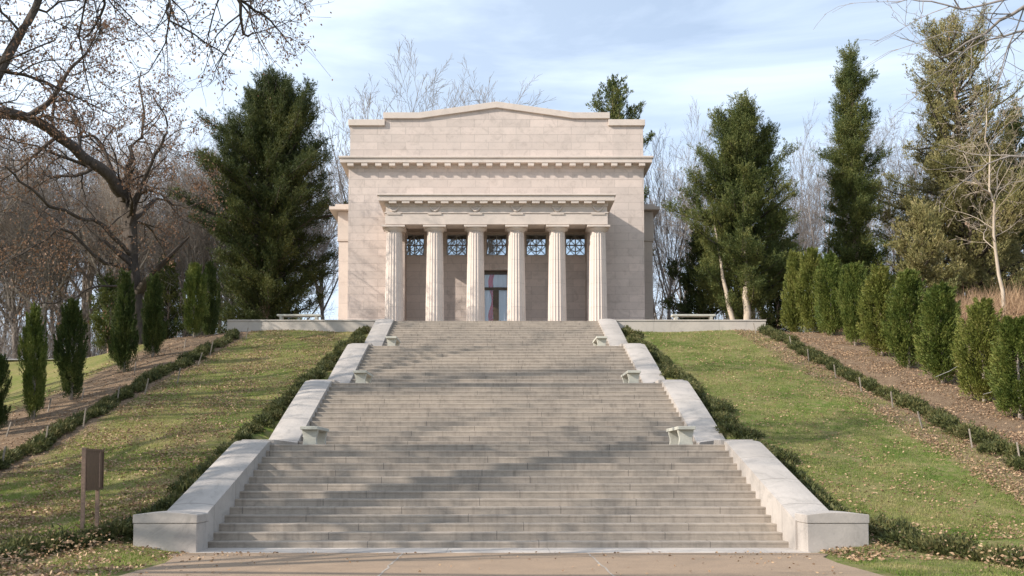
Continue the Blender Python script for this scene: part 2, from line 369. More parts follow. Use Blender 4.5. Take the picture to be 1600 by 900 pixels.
# pavement in front of the steps
mb = MB()
prof = [(-5.55, -2), (5.55, -2), (5.5, 16.2), (5.62, 17.3), (6.0, 18.0), (6.0, 18.12), (-6.0, 18.12), (-6.0, 18.0), (-5.62, 17.3), (-5.42, 16.2)]
n_ = len(prof); mb.add([(x, y, .03) for x, y in prof] + [(x, y, -.1) for x, y in prof], [tuple(range(n_))] + [(i, n_+i, n_+(i+1) % n_, (i+1) % n_) for i in range(n_)])
tag(mb.build('pavement', M['pavement']), kind='structure')
mb = MB()
for xa in (-1.72, 1.62):
    rj = random.Random(int(xa*10)); pj = [(xa+rj.gauss(0, .010), 18.1-.3*i, .009+rj.random()*.010) for i in range(50)]
    mb.add([(x+d*w_, y, .034) for x, y, w_ in pj for d in (-1, 1)], [(2*i, 2*i+2, 2*i+3, 2*i+1) for i in range(49)])
mb.add([(-5.4, 12.9, .034), (5.4, 12.9, .034), (5.4, 12.94, .034), (-5.4, 12.94, .034)], [(0, 1, 2, 3)])
tag(mb.build('pavement_joints', M['joint_fill']), kind='structure')
mb = MB(); mb.box(-5.62, 5.69, 18.125, Y0+.3, -.1, .035); tag(mb.build('kerb', M['kerb'], bevel=.008), kind='structure')
# asphalt path far left
mb = MB(); pts = [(-70, 60.5), (-50, 60), (-36, 59.2), (-27, 57.8), (-22, 57), (-16, 56.8)]
vv = []; 
for x, y in pts:
    for d in (-.9, .9): vv.append((x, y+d, float(ground_z(x, y+d))+.06))
mb.add(vv, [(2*i, 2*i+2, 2*i+3, 2*i+1) for i in range(len(pts)-1)]); tag(mb.build('path', M['asphalt']), kind='structure')

# ------------------------------------------------------------------ staircase
stair = empty('stone_staircase', (0, Y0, 0), 'wide flight of weathered granite steps climbing to the columned memorial', 'staircase')
stair.location = (0, 0, 0)
rs = random.Random(4)
for j in range(4):
    for k in range(14):
        n_ = 14*j+k+1; y = starts[j]+k*T; zt = n_*R
        if k < 13: yb = y+T+.04
        elif j < 3: yb = starts[j+1]+.06
        else: yb = y+.7
        dz = rs.uniform(-.003, .003); nz = .007
        prof = [(y, zt-R-.06), (y, zt-.05), (y-nz, zt-.042), (y-nz, zt-.014+dz), (y-nz+.003, zt-.004+dz), (y-nz+.014, zt+dz), (yb, zt+dz+.002), (yb, zt-R-.06)]
        hw = halfw(y)+.12
        mb = MB(); mb.prism_x(prof, -hw, hw); o = mb.build('landing' if (k == 13 and j < 3) else 'step', M['step'], stair)

# ------------------------------------------------------------------ cheek walls (per side a wall with four coping runs and an end pier)
def coping_run(sgn, ya, za, yb, zb, first=False):
    """arched coping plus wall body following the flight"""
    nseg = 26; W = .82; K = 7; ins = []
    prof = []
    for i in range(nseg+1):
        u = i/nseg; y = ya+(yb-ya)*u
        z = za+(zb-za)*u
        # rounded crest and slight sag
        d = (yb-y)
        if d < .35: z -= .05*(1-d/.35)**2
        if not first: z += .03*math.sin(u*math.pi)
        prof.append((y, z))
    vt = []; 
    for y, z in prof:
        xi = halfw(y)
        vt.append((sgn*xi, y, z-1.7))
        for q in range(K):
            a_ = q/(K-1); arch = .035*(1-(2*a_-1)**2)
            vt.append((sgn*(xi+W*a_), y, z-.02+arch))
        vt.append((sgn*(xi+W), y, z-1.7))
    m_ = K+2; fs = []
    for i in range(nseg):
        for q in range(m_-1): fs.append((i*m_+q, i*m_+q+1, (i+1)*m_+q+1, (i+1)*m_+q))
    fs.append(tuple(range(m_))); fs.append(tuple(range(nseg*m_, (nseg+1)*m_))[::-1])
    mb = MB(); mb.add(vt, fs)
    return mb
cheeks = {}
for sgn, side in ((-1, 'left'), (1, 'right')):
    c = empty('cheek_wall', (0, 0, 0), f'low granite wall with four sloping arched copings along the {side} edge of the steps', 'wall', 'granite cheek walls of the staircase')
    for j in range(4):
        if j == 0: mb = coping_run(sgn, Y0-.42, .60, tops[0]+.10, 14*R+.15, True)
        else: mb = coping_run(sgn, starts[j]-.12, 14*j*R+.13, tops[j]+.10, 14*(j+1)*R+.15)
        o = mb.build('coping', M['coping'], c, bevel=.0)
        if j > 0:   # level kerb beside the landing
            mb = MB(); ya, yb = tops[j-1]+.13, starts[j]-.14
            hw = halfw(starts[j])
            mb.prism_x([(ya, 14*j*R-1.2), (ya, 14*j*R+.12), (yb, 14*j*R+.12), (yb, 14*j*R-1.2)], sgn*hw, sgn*(hw+.8))
            mb.build('landing_kerb', M['coping'], c, bevel=.012)
    # end pier
    x0, x1 = 5.50 if sgn < 0 else 5.64, 6.66 if sgn < 0 else 6.76
    mb = MB(); K = 8
    def topz(a_): return .715+.045*(1-(2*a_-1)**2)
    ya, yb = 18.18, Y0-.30
    mb.box(min(sgn*x0, sgn*x1), max(sgn*x0, sgn*x1), ya, yb, -.4, .555)
    o = mb.build('pier', M['coping'], c, bevel=.012)
    mb = MB(); pr = [(sgn*(x0-.012), .558)] + [(sgn*(x0-.012+(x1-x0+.024)*i/10), topz(i/10)) for i in range(11)] + [(sgn*(x1+.012), .558)]
    mb.prism_y(pr, ya-.012, yb+.012); mb.build('pier_cap', M['coping'], c, bevel=.012)
    cheeks[sgn] = c

# ------------------------------------------------------------------ stone benches
def make_bench(Lb, label, group, mats=M['bench'], W=.44, H=.46):
    r_ = empty('stone_bench', (0, 0, 0), label, 'bench', group)
    mb = MB(); mb.box(-W/2, W/2, -Lb/2, Lb/2, H-.085, H); mb.build('seat', mats, r_, bevel=.012)
    for s_ in (-1, 1):
        pr = []
        for i in range(13):
            u = i/12; z = u*(H-.088); pr.append((W*.5*(.82-.12*math.sin(math.pi*min(1, u*1.2+.02))+.06*u*u), z))
        prof = pr + [(-x, z) for x, z in pr[::-1]]
        yc = s_*(Lb/2-.20)
        mb = MB(); mb.prism_y(prof, yc-.07, yc+.07); mb.build('leg', mats, r_, bevel=.006)
    return r_
proto = None
ordn = {0: 'lowest', 1: 'middle', 2: 'highest'}
for j in range(3):
    for sgn, side in ((-1, 'left'), (1, 'right')):
        lab = f'small stone bench with curved legs on the {ordn[j]} landing, against the {side} wall'
        if proto is None: b_ = proto = make_bench(1.7, lab, 'stone benches on the stair landings')
        else: b_ = copy_tree(proto); b_['label'] = lab
        yc = tops[j]+.60+.85; xc = halfw(tops[j]+1.4)-.75-.05*j*0
        b_.location = (sgn*(xc-.03 if sgn < 0 else xc), yc, 14*(j+1)*R+.004)
proto = None
for px, side in ((467.5, 'left'), (1083, 'right')):
    lab = f'long stone bench on the terrace under the evergreen {side} of the memorial'
    if proto is None: b_ = proto = make_bench(2.1, lab, 'stone benches on the terrace')
    else: b_ = copy_tree(proto); b_['label'] = lab
    b_.location = (xat(px, 495, 47.9), 47.9, ZP+.003); b_.rotation_euler = (0, 0, math.pi/2)

# ------------------------------------------------------------------ terrace
YF = YT+.05
tag(MB().box(-12.3, 12.35, YT+.62, 75, ZP-.4, ZP).build('terrace', M['terrace']), kind='structure')
for sgn, side, xo in ((-1, 'left', 12.75), (1, 'right', 12.80)):
    xi = 5.66 - .0
    a_, b2 = sorted((sgn*xi, sgn*xo))
    c = empty('terrace_wall', (sgn*9, YF, 0), f'low granite retaining wall across the top of the {side} lawn', 'wall', 'retaining walls of the terrace')
    c.location = (0, 0, 0)
    MB().box(a_, b2, YT+.0, YT+.60, 7.0, ZP-.02).build('wall', M['terrace_wall'], c, bevel=.006)
    MB().box(a_-.0, b2+(.03 if sgn > 0 else 0), YT-.03, YT+.615, ZP-.016, ZP+.055).build('coping', M['terrace_wall'], c, bevel=.012)
    xa, xb = sorted((sgn*(xo-.5), sgn*xo)); MB().box(xa, xb, YT+.63, 62, 7, ZP-.02).build('side_wall', M['terrace_wall'], c)

# ------------------------------------------------------------------ memorial building
bld = empty('memorial_building', (0, 0, 0), 'square pink granite temple memorial with six fluted columns at the top of the steps', 'building')
YW = 54.6; YC = 52.0; YB = 67.0
XL, XR = xat(543, 490, YW), xat(1007.5, 490, YW); BC = (XL+XR)/2
zc0 = zat(254.5, YW-.5); zc1 = zat(243, YW-.5)            # main cornice slab
# front wall sheet with openings
gw = [(647, 0), (713.5, 0), (776, 0), (838, 0), (899.5, 0)]
gz0, gz1 = zat(398.5, YW), zat(365.5, YW)
wins = [(xat(cx-15.8, 380, YW), xat(cx+15.8, 380, YW), gz0, gz1) for cx, _ in gw]
dz1 = zat(421.5, YW); dx0, dx1 = xat(744, 470, YW), xat(808, 470, YW)
opens = wins + [(dx0, dx1, ZP, dz1)]
xb_ = sorted(set([XL, XR]+[v for o_ in opens for v in o_[:2]])); zb_ = sorted(set([ZP, zc0]+[v for o_ in opens for v in o_[2:]]))
mb = MB()
for i in range(len(xb_)-1):
    for k in range(len(zb_)-1):
        cx, cz = (xb_[i]+xb_[i+1])/2, (zb_[k]+zb_[k+1])/2
        if any(o_[0] < cx < o_[1] and o_[2] < cz < o_[3] for o_ in opens): continue
        mb.add([(xb_[i], YW, zb_[k]), (xb_[i+1], YW, zb_[k]), (xb_[i+1], YW, zb_[k+1]), (xb_[i], YW, zb_[k+1])], [(0, 1, 2, 3)])
for (a_, b2, c0, c1) in opens:
    d = .55
    mb.add([(a_, YW, c0), (a_, YW+d, c0), (a_, YW+d, c1), (a_, YW, c1)], [(0, 1, 2, 3)]); mb.add([(b2, YW, c0), (b2, YW, c1), (b2, YW+d, c1), (b2, YW+d, c0)], [(0, 1, 2, 3)])
    mb.add([(a_, YW, c1), (a_, YW+d, c1), (b2, YW+d, c1), (b2, YW, c1)], [(0, 1, 2, 3)]); mb.add([(a_, YW, c0), (b2, YW, c0), (b2, YW+d, c0), (a_, YW+d, c0)], [(0, 1, 2, 3)])
mb.add([(XL, YW, ZP), (XL, YB, ZP), (XL, YB, zc0), (XL, YW, zc0)], [(0, 1, 2, 3)])
mb.add([(XR, YW, ZP), (XR, YW, zc0), (XR, YB, zc0), (XR, YB, ZP)], [(0, 1, 2, 3)])
zr0, zr1 = zat(404, YB), zat(374, YB); xr0, xr1 = XL+1.0, XR-1.0
for q in ((XL, XR, ZP, zr0), (XL, XR, zr1, zc0), (XL, xr0, zr0, zr1), (xr1, XR, zr0, zr1)):
    mb.add([(q[0], YB, q[2]), (q[1], YB, q[2]), (q[1], YB, q[3]), (q[0], YB, q[3])], [(0, 1, 2, 3)])
fl_ = [np.array(a) for a in mb.f.values()]
MB().box(xr0, xr1, YB-.05, YB-.03, zr0, zr1).build('added_rear_window', M['glass'], bld)  # unseen rear opening, added and shaped so sky brightens the front grilles
wall = link('wall', mesh_from('wall', mb.v, fl_, M['granite']), bld)
# attic (parapet) with raised low gable
ZA = zc1-.02
def zz(py): return zat(py, YW)
xa0, xa1, xa2, xm = xat(547, 200, YW), xat(602, 185, YW), xat(655, 180, YW), xat(776, 165, YW)
def mir(x): return 2*xm-x
th_ = zz(187)-zz(197.5)
top_prof = [(xa0, zz(196.5)), (xa1, zz(196.5)), (xa1, zz(185.5)), (xa2, zz(185.5)), (xm, zz(168.5)), (mir(xa2), zz(185.5)), (mir(xa1), zz(185.5)), (mir(xa1), zz(196.5)), (mir(xa0), zz(196.5))]
pr = [(xa0, ZA)] + top_prof + [(mir(xa0), ZA)]
MB().prism_y(pr[::-1], YW+.06, YW+.9).build('attic_wall', M['granite'], bld)
MB().box(xa0+.01, mir(xa0)-.01, YW+.92, YB-.3, ZA, zz(205)).build('attic_block', M['granite'], bld)
h1 = zz(187)-zz(196.5)
def cop(p, name='parapet_coping'):
    n_ = len(p); prof_ = [(x, z+.003) for x, z in p] + [(x, z+h1) for x, z in p[::-1]]
    return MB().prism_y(prof_, YW-.07, YW+1.0).build(name, M['granite_plain'], bld, bevel=.015)
cop([(xa0-.10, zz(196.5)), (xa1-.02, zz(196.5))]); cop([(mir(xa1)+.02, zz(196.5)), (mir(xa0)+.10, zz(196.5))])
cop([(xa1-.10, zz(185.5)), (xa2, zz(185.5)), (xm, zz(168.5)), (mir(xa2), zz(185.5)), (mir(xa1)+.10, zz(185.5))])
# main cornice
p_ = .42
cn = MB().box(XL-p_, XR+p_, YW-p_, YB+p_, zc0+.05, zc1-.12).build('cornice', M['granite_plain'], bld, bevel=.012)
MB().box(XL-p_-.07, XR+p_+.07, YW-p_-.07, YB+p_+.07, zc1-.117, zc1).build('cornice_crown', M['granite_plain'], cn, bevel=.02)
MB().box(XL-.05, XR+.05, YW-.05, YB+.05, zc0-.14, zc0+.047).build('frieze_band', M['granite_plain'], cn)
nb = 22
proto = None
for i in range(nb):
    x = xat(547.5 + (1003.5-547.5)*i/(nb-1), 255, YW-.4)
    if proto is None:
        proto = MB().box(-.17, .17, YW-p_+.03, YW-.052, zc0-.12, zc0+.047).build('modillion', M['granite_plain'], cn, bevel=.008); o = proto
    else: o = proto.copy(); COL.objects.link(o); o.parent = cn
    o.location = (x, 0, 0)
# portico entablature
YE = YC-.50
def zp(py): return zat(py, YE)
EL, ER = xat(602, 340, YE), xat(949.5, 340, YE)
z_ab = zat(352, YE); z_ar0 = zat(350.5, YE); z_ar1 = zat(333.5, YE); z_fr1 = zat(316, YE); z_c0 = zat(314, YE-.35); z_c1 = zat(303, YE-.35)
ent = MB()
ent.box(EL, ER, YE, YC+.45, z_ar0+.002, z_ar1)
ent.box(EL, EL+.92, YC+.452, YW-.003, z_ar0+.002, z_ar1); ent.box(ER-.92, ER, YC+.452, YW-.003, z_ar0+.002, z_ar1)
arch = ent.build('architrave', M['granite_plain'], bld, bevel=.006)
MB().box(EL+.02, ER-.02, YE+.03, YW-.003, z_ar1+.072, z_fr1+.25).build('frieze', M['granite_plain'], bld)
MB().box(EL-.04, ER+.04, YE-.04, YW-.003, z_ar1+.003, z_ar1+.07).build('taenia', M['granite_plain'], arch, bevel=.01)
pc = MB().box(EL-.33, ER+.33, YE-.36, YW-.003, z_c0+.02, z_c1-.09).build('portico_cornice', M['granite_plain'], bld, bevel=.01)
MB().box(EL-.40, ER+.40, YE-.43, YW-.003, z_c1-.087, z_c1).build('crown_mould', M['granite_plain'], pc, bevel=.02)
MB().box(EL-.02, ER+.02, YE-.02, YW-.003, z_c0-.18, z_c0+.017).build('bed_mould', M['granite_plain'], pc)
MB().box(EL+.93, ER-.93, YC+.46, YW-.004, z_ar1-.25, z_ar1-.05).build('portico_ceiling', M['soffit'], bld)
proto = None
for i in range(17):
    x = xat(613.5 + (939-613.5)*i/16, 315, YE-.3)
    if proto is None: proto = o = MB().box(-.20, .20, YE-.33, YE-.022, z_c0-.10, z_c0+.017).build('mutule', M['granite_plain'], pc, bevel=.008)
    else: o = proto.copy(); COL.objects.link(o); o.parent = pc
    o.location = (x, 0, 0)
# carved swag medallions in the frieze over each column, with small regula below
colx = [615.5 + 63.8*i for i in range(6)]
for px in colx:
    x = xat(px, 330, YE); mb = MB(); zc = z_ar1+.30
    pts_ = [(x-.30+.60*i/10, YE+.01-.03*math.sin(math.pi*i/10), zc+.12-.30*math.sin(math.pi*i/10)) for i in range(11)]
    mb.tube(pts_, [.035+.035*math.sin(math.pi*i/10) for i in range(11)], 6)
    mb.build('carved_swag', M['granite_plain'], bld, smooth=True)
    MB().box(x-.36, x+.36, YE-.045, YE+.02, z_ar1-.075, z_ar1-.002).build('regula', M['granite_plain'], arch, bevel=.008)
# columns
def column_mesh(r0, r1, z0, z1):
    nf = 20; per = 6; nr = 14; V_ = []; 
    for i in range(nr+1):
        u = i/nr; r_ = r0+(r1-r0)*(u**1.25); z = z0+(z1-z0)*u
        for j in range(nf*per):
            ph = (j % per)/per; th = 2*math.pi*(j/(nf*per)); rr = r_*(1-.075*math.sin(math.pi*ph)**.8)
            V_.append((rr*math.cos(th), rr*math.sin(th), z))
    n_ = nf*per; F = [(i*n_+j, i*n_+(j+1) % n_, (i+1)*n_+(j+1) % n_, (i+1)*n_+j) for i in range(nr) for j in range(n_)]
    return V_, F
V_, F_ = column_mesh(.50, .415, 0, z_ab-ZP-.26)
shaft_me = mesh_from('shaft', V_, np.array(F_), M['column'])
def lathe(prof, k=32):
    mb = MB(); n_ = len(prof)
    vs2 = [(r_*math.cos(2*math.pi*j/k), r_*math.sin(2*math.pi*j/k), z) for r_, z in prof for j in range(k)]
    mb.add(vs2, [(i*k+j, i*k+(j+1) % k, (i+1)*k+(j+1) % k, (i+1)*k+j) for i in range(n_-1) for j in range(k)]); return mb
capn = None
for px in colx:
    x = xat(px, 500, YC)
    c_ = link('column', shaft_me, bld, (x, YC, ZP))
    if capn is None:
        zt = z_ab-ZP; mb = lathe([(.41, zt-.30), (.43, zt-.28), (.41, zt-.26), (.46, zt-.21), (.53, zt-.15), (.56, zt-.10), (.54, zt-.085)]); 
        mb.box(-.60, .60, -.60, .55, zt-.087, zt+.005); capn = mb.build('capital', M['granite_plain'], c_)
    else:
        o = capn.copy(); COL.objects.link(o); o.parent = c_
# antae (wall stubs closing the portico's back corners)
for px in (colx[0], colx[5]):
    x = xat(px, 450, YC); MB().box(x-.44, x+.44, YW-1.15, YW-.004, ZP, z_ar0-.002).build('pilaster', M['granite'], bld, bevel=.008)
# grilles
proto = None
for (a_, b2, c0, c1) in wins:
    cx = (a_+b2)/2
    if proto is None:
        W_, H_ = b2-a_, c1-c0; mb = MB(); t_ = .022
        mb.box(-W_/2, W_/2, -.04, .04, 0, .05).box(-W_/2, W_/2, -.04, .04, H_-.05, H_).box(-W_/2, -W_/2+.05, -.04, .04, .051, H_-.051).box(W_/2-.05, W_/2, -.04, .04, .051, H_-.051)
        mb.box(-.03, .03, -.035, .035, .052, H_-.052).box(-W_/2+.051, W_/2-.051, -.033, .033, H_/2-.03, H_/2+.03)
        for sx_ in (-1, 1):
            for sz_ in (0, 1):
                x0_, z0_ = sx_*W_/4, H_/4+sz_*H_/2; hw_, hh_ = W_/4-.02, H_/4-.02
                mb.tube([(x0_-hw_, 0, z0_-hh_), (x0_+hw_, 0, z0_+hh_)], t_, 4); mb.tube([(x0_-hw_, .002, z0_+hh_), (x0_+hw_, .002, z0_-hh_)], t_, 4)
        for rr in (.30,):
            mb.tube([(rr*W_*math.cos(q*math.pi/12), -.01, H_/2+rr*H_*math.sin(q*math.pi/12)) for q in range(25)], .03, 4, cap=False)
        proto = o = mb.build('grille', M['grille'], bld)
        MB().box(-W_/2+.01, W_/2-.01, .045, .06, .01, H_-.01).build('pane', M['glass'], o)
    else: o = copy_tree(proto, bld)
    o.location = (cx, YW+.22, c0)
# door
dr = MB(); W_ = dx1-dx0
yD = YW+.30
zm0, zm1 = zat(453, yD), zat(449, yD)
dr.box(dx0+.005, dx0+.12, yD, yD+.12, ZP, dz1-.005).box(dx1-.12, dx1-.005, yD, yD+.12, ZP, dz1-.005).box(dx0+.121, dx1-.121, yD, yD+.12, dz1-.20, dz1-.005)
dr.box(dx0+.121, dx1-.121, yD-.02, yD+.12, zm0, zm1)
xc_ = xat(775, 470, yD)
dr.box(xc_-.16, xc_+.16, yD-.01, yD+.12, ZP+.005, zm0-.005)
door = dr.build('door_frame', M['bronze'], bld)
MB().box(dx0+.12, dx1-.12, yD+.05, yD+.06, zm1+.005, dz1-.202).build('transom_pane', M['glass'], door)
for a_, b2 in ((dx0+.122, xc_-.161), (xc_+.161, dx1-.122)):
    lf = MB().box(a_, b2, yD+.05, yD+.06, ZP+.12, zm0-.01).build('door_leaf', M['glass'], door)
    MB().box(a_, b2, yD+.03, yD+.08, ZP+.005, ZP+.118).build('kick_rail', M['bronze'], lf)
    xh = b2-.08 if a_ < xc_-.5 else a_+.08; MB().tube([(xh, yD, ZP+.85), (xh, yD-.03, ZP+1.25)], .018, 6).build('handle', M['bronze'], lf)
# cloth added behind the door glass, its stripes imitating a red and white reflection
mb = MB(); nx_, nz_ = 48, 16; zt_, zb2 = dz1-.1, ZP+.5
vv = []
for k in range(nz_+1):
    for i in range(nx_+1):
        u = i/nx_; v = k/nz_; vv.append((dx0+.15+(W_-.3)*u, YW+.44+.03*math.sin(u*40+v*2), zt_+(zb2-zt_)*v+.12*math.cos(u*2*math.pi)*v))
mb.add(vv, [(k*(nx_+1)+i, k*(nx_+1)+i+1, (k+1)*(nx_+1)+i+1, (k+1)*(nx_+1)+i) for k in range(nz_) for i in range(nx_)])
o = mb.build('reflection_cloth', M['cloth'], smooth=True); tag(o, 'white cloth with wavy red stripes added to imitate a reflection in the memorial door glass', 'cloth')
# side porches
for sgn in (-1, 1):
    Ys = 58.0
    def sx_(px, py=400): 
        return xat(px, py, Ys)
    if sgn < 0: xo, xi_, xc0, xpo, xpi = sx_(527.5), XL-.003, sx_(515.5), sx_(529), sx_(541)
    else: xo, xi_, xc0, xpo, xpi = sx_(1021.5), XR+.003, sx_(1030), sx_(1020), sx_(1009)
    def bx_(a, b3, y0, y1, z0, z1, nm, mt, par=bld, bv=.01): 
        a, b3 = sorted((a, b3)); return MB().box(a, b3, y0, y1, z0, z1).build(nm, mt, par, bevel=bv)
    zs = lambda py: zat(py, Ys)
    bx_(xo, xi_, Ys, Ys+6, zs(347), zs(330.5), 'side_entablature', M['granite_plain'])
    bx_(xc0, xi_, Ys-.4, Ys+6.4, zs(330), zs(325), 'side_cornice', M['granite_plain'])
    bx_(xc0-.1*sgn*3, xi_, Ys-.1, Ys+6.1, zs(324.8), zs(319.5), 'side_parapet', M['granite_plain'])
    bx_(xo, xi_, Ys-.05, Ys+6.05, zs(375), zs(347.3), 'side_frieze', M['granite_plain'])
    for q in (0, 1):
        y_ = Ys+.02+q*5.0
        bx_(xpo-.0, xi_, y_, y_+.9, ZP, zs(377), 'side_pilaster', M['column'])
        bx_(xo+.02*sgn, xi_, y_-.06, y_+.96, zs(376.8), zs(373), 'pilaster_capital', M['granite_plain'])

# ------------------------------------------------------------------ trees: branch generator
class Tree:
    def __init__(s, seed, cfg):
        s.r = random.Random(seed); s.cfg = cfg; s.paths = {}; s.tips = []
    def add(s, pts, rads, lvl):
        k = (len(pts), lvl if lvl < 2 else 2); s.paths.setdefault(k, []).append((pts, rads))
        if lvl >= s.cfg['leaf_lvl']: s.tips.append((pts[-1], pts[len(pts)//2]))
        if lvl+1 < len(s.cfg['lv']): s.spawn(pts, rads, lvl+1)
    def spawn(s, pts, rads, lvl):
        c = s.cfg['lv'][lvl]; r = s.r; n = len(pts)
        L0 = sum((pts[i+1]-pts[i]).length for i in range(n-1))
        cnt = max(1, int(round(c['n']*r.uniform(.75, 1.25))))
        az = r.uniform(0, 6.28)
        for i in range(cnt):
            f = c['s'] + (1-c['s'])*((i+r.random())/cnt); f = min(f, .995)
            q = f*(n-1); i0 = int(q); fr = q-i0
            p = pts[i0].lerp(pts[i0+1], fr); rad = rads[i0]*(1-fr)+rads[i0+1]*fr
            d = (pts[i0+1]-pts[i0]).normalized(); az += 2.4+r.uniform(-.6, .6)
            ref = Vector((0, 0, 1)) if abs(d.z) < .9 else Vector((1, 0, 0))
            a = d.cross(ref).normalized(); b3 = d.cross(a)
            side = a*math.cos(az)+b3*math.sin(az); ang = math.radians(r.uniform(*c['a']))
            nd = d*math.cos(ang)+side*math.sin(ang)
            ln = L0*c['l']*r.uniform(.65, 1.2)*(1-.55*(f-c['s'])/(1-c['s']+1e-6)*c.get('t', 1))
            s.grow(p, nd, ln, max(rad*c['r'], s.cfg['rmin']), lvl)
    def grow(s, p, d, ln, r0, lvl):
        c = s.cfg['lv'][lvl]; r = s.r; n = c['p']; pts = [Vector(p)]; rads = [r0]; d = Vector(d)
        for i in range(n):
            d = (d + Vector((r.gauss(0, 1), r.gauss(0, 1), r.gauss(0, 1)))*c['w'] + Vector((0, 0, 1))*c['u']).normalized()
            pts.append(pts[-1]+d*(ln/n)); rads.append(max(r0*(1-.80*(i+1)/n), s.cfg['rmin']*.7))
        s.add(pts, rads, lvl)
    def mesh(s, name, mat):
        Vs, Fs, base = [], [], 0
        for (n, lv), lst in s.paths.items():
            k = (10, 6, 3)[lv] if lv < 3 else 3
            P = np.array([[tuple(q) for q in a[0]] for a in lst]); Rr = np.array([a[1] for a in lst])
            Tn = np.gradient(P, axis=1); Tn /= np.linalg.norm(Tn, axis=2, keepdims=True)+1e-9
            ref = np.where(np.abs(Tn[..., 2:3]) < .9, np.array([0, 0, 1.]), np.array([1., 0, 0]))
            A = np.cross(Tn, ref); A /= np.linalg.norm(A, axis=2, keepdims=True)+1e-9; B = np.cross(Tn, A)
            th = np.arange(k)*2*np.pi/k
            ring = P[:, :, None, :] + Rr[:, :, None, None]*(A[:, :, None, :]*np.cos(th)[None, None, :, None]+B[:, :, None, :]*np.sin(th)[None, None, :, None])
            m_ = len(lst); Vs.append(ring.reshape(-1, 3))
            idx = (np.arange(m_)[:, None, None]*n + np.arange(n-1)[None, :, None])*k + np.arange(k)[None, None, :]
            nxt = (np.arange(m_)[:, None, None]*n + np.arange(n-1)[None, :, None])*k + (np.arange(k)[None, None, :]+1) % k
            Fs.append((np.stack([idx, nxt, nxt+k, idx+k], -1)+base).reshape(-1, 4)); base += m_*n*k
        return mesh_from(name, np.concatenate(Vs), np.concatenate(Fs), mat, True)

def leaf_mesh(name, P, D, L_, W_, mat, rng, quad=False, jitter=.6):
    """P points, D preferred directions"""
    n = len(P); D = D + rng.normal(0, jitter, (n, 3)); D /= np.linalg.norm(D, axis=1, keepdims=True)+1e-9
    U = np.cross(D, rng.normal(0, 1, (n, 3))); U /= np.linalg.norm(U, axis=1, keepdims=True)+1e-9
    l = (L_*rng.uniform(.6, 1.3, n))[:, None]; wd = (W_*rng.uniform(.7, 1.2, n))[:, None]
    if quad:
        Vq = np.stack([P, P+D*l*.5+U*wd*.5, P+D*l, P+D*l*.5-U*wd*.5], 1).reshape(-1, 3)
        F = np.arange(n*4).reshape(n, 4)
    else:
        Vq = np.stack([P-U*wd*.5, P+U*wd*.5, P+D*l], 1).reshape(-1, 3); F = np.arange(n*3).reshape(n, 3)
    return mesh_from(name, Vq, F, mat)
def leaves_at_tips(t_, name, per, spread, size, mat, seed, keep=1.0):
    rng = np.random.default_rng(seed); tp = [q for q in t_.tips if rng.random() < keep]
    if not tp: return None
    A = np.array([tuple(a) for a, b_ in tp]); B = np.array([tuple(b_) for a, b_ in tp])
    u = rng.random((len(tp), per, 1)); P = (A[:, None]*u+B[:, None]*(1-u)+rng.normal(0, spread, (len(tp), per, 3))).reshape(-1, 3)
    D = np.tile(np.array([[0, 0, -1.]]), (len(P), 1))
    return leaf_mesh(name, P, D, size, size*.55, mat, rng, True, .9)

def gz1(x, y): return float(ground_z(x, y, False)) if not (abs(x) < 12.6 and y > 47) else ZP
def BARE(n1=9, n2=10, n3=8, n4=7, up=.07, s1=.45, a1=(12, 42), rmin=.008, w=1.0, l1=1.05):
    return dict(rmin=rmin, leaf_lvl=3, lv=[dict(p=9, w=.04, u=.05, n=1, s=0, a=(0, 0), l=1, r=1),
        dict(n=n1, s=s1, a=a1, l=l1, r=.60, p=8, w=.07*w, u=up, t=.35), dict(n=n2, s=.18, a=(18, 48), l=.42, r=.45, p=6, w=.08*w, u=up*.6, t=.7),
        dict(n=n3, s=.12, a=(18, 50), l=.48, r=.55, p=5, w=.08*w, u=.03, t=.8), dict(n=n4, s=.12, a=(18, 50), l=.52, r=.6, p=4, w=.08*w, u=.02, t=.8)])

# ---- background wood: leafless trees, six shapes shared by many
wood_src = []; hts = []
for i in range(7):
    cfg = BARE(n1=(9, 8, 10, 7, 9, 11, 8)[i], s1=(.40, .5, .35, .45, .4, .35, .5)[i], a1=((15, 45), (10, 32), (20, 55), (8, 26), (15, 40), (25, 65), (10, 28))[i], l1=(1.0, .95, 1.0, 1.05, .9, 1.0, .9)[i])
    t_ = Tree(100+i, cfg); H = (9, 11, 8, 11, 9.5, 8, 11)[i]
    if i in (4, 2):   # forked from low down
        for d in (Vector((.25, 0, 1)), Vector((-.22, .1, 1))): t_.grow(Vector((0, 0, 0)), d.normalized(), H*.95, .20, 0)
    else: t_.grow(Vector((0, 0, -.2)), Vector((0, 0, 1)), H, .25, 0)
    r_ = empty('bare_tree', (0, 0, 0), 'x', 'tree')
    mt = (M['bark_grey'], M['bark_brown'])[i % 2]
    tm = t_.mesh('bare_tree_trunk', mt); link('trunk', tm, r_); hts.append(max(v.co.z for v in tm.vertices))
    if i in (0, 5):
        me = leaves_at_tips(t_, 'withered_leaves', 1, .12, .10, M['brown_leaf'], i, .07)
        link('withered_leaves', me, r_)
    wood_src.append(r_)
used = [False]*7
rw = random.Random(77)
def place_wood(x, y, k, s, label, group, rz=None):
    r_ = wood_src[k] if not used[k] else copy_tree(wood_src[k]); used[k] = True
    r_.location = (x, y, gz1(x, y)-.1); r_.rotation_euler = (rw.uniform(-.05, .05), rw.uniform(-.05, .05), rw.uniform(0, 6.28) if rz is None else rz); r_.scale = (s*rw.uniform(.9, 1.1), s*rw.uniform(.9, 1.1), s)
    r_['label'] = label; r_['group'] = group; return r_
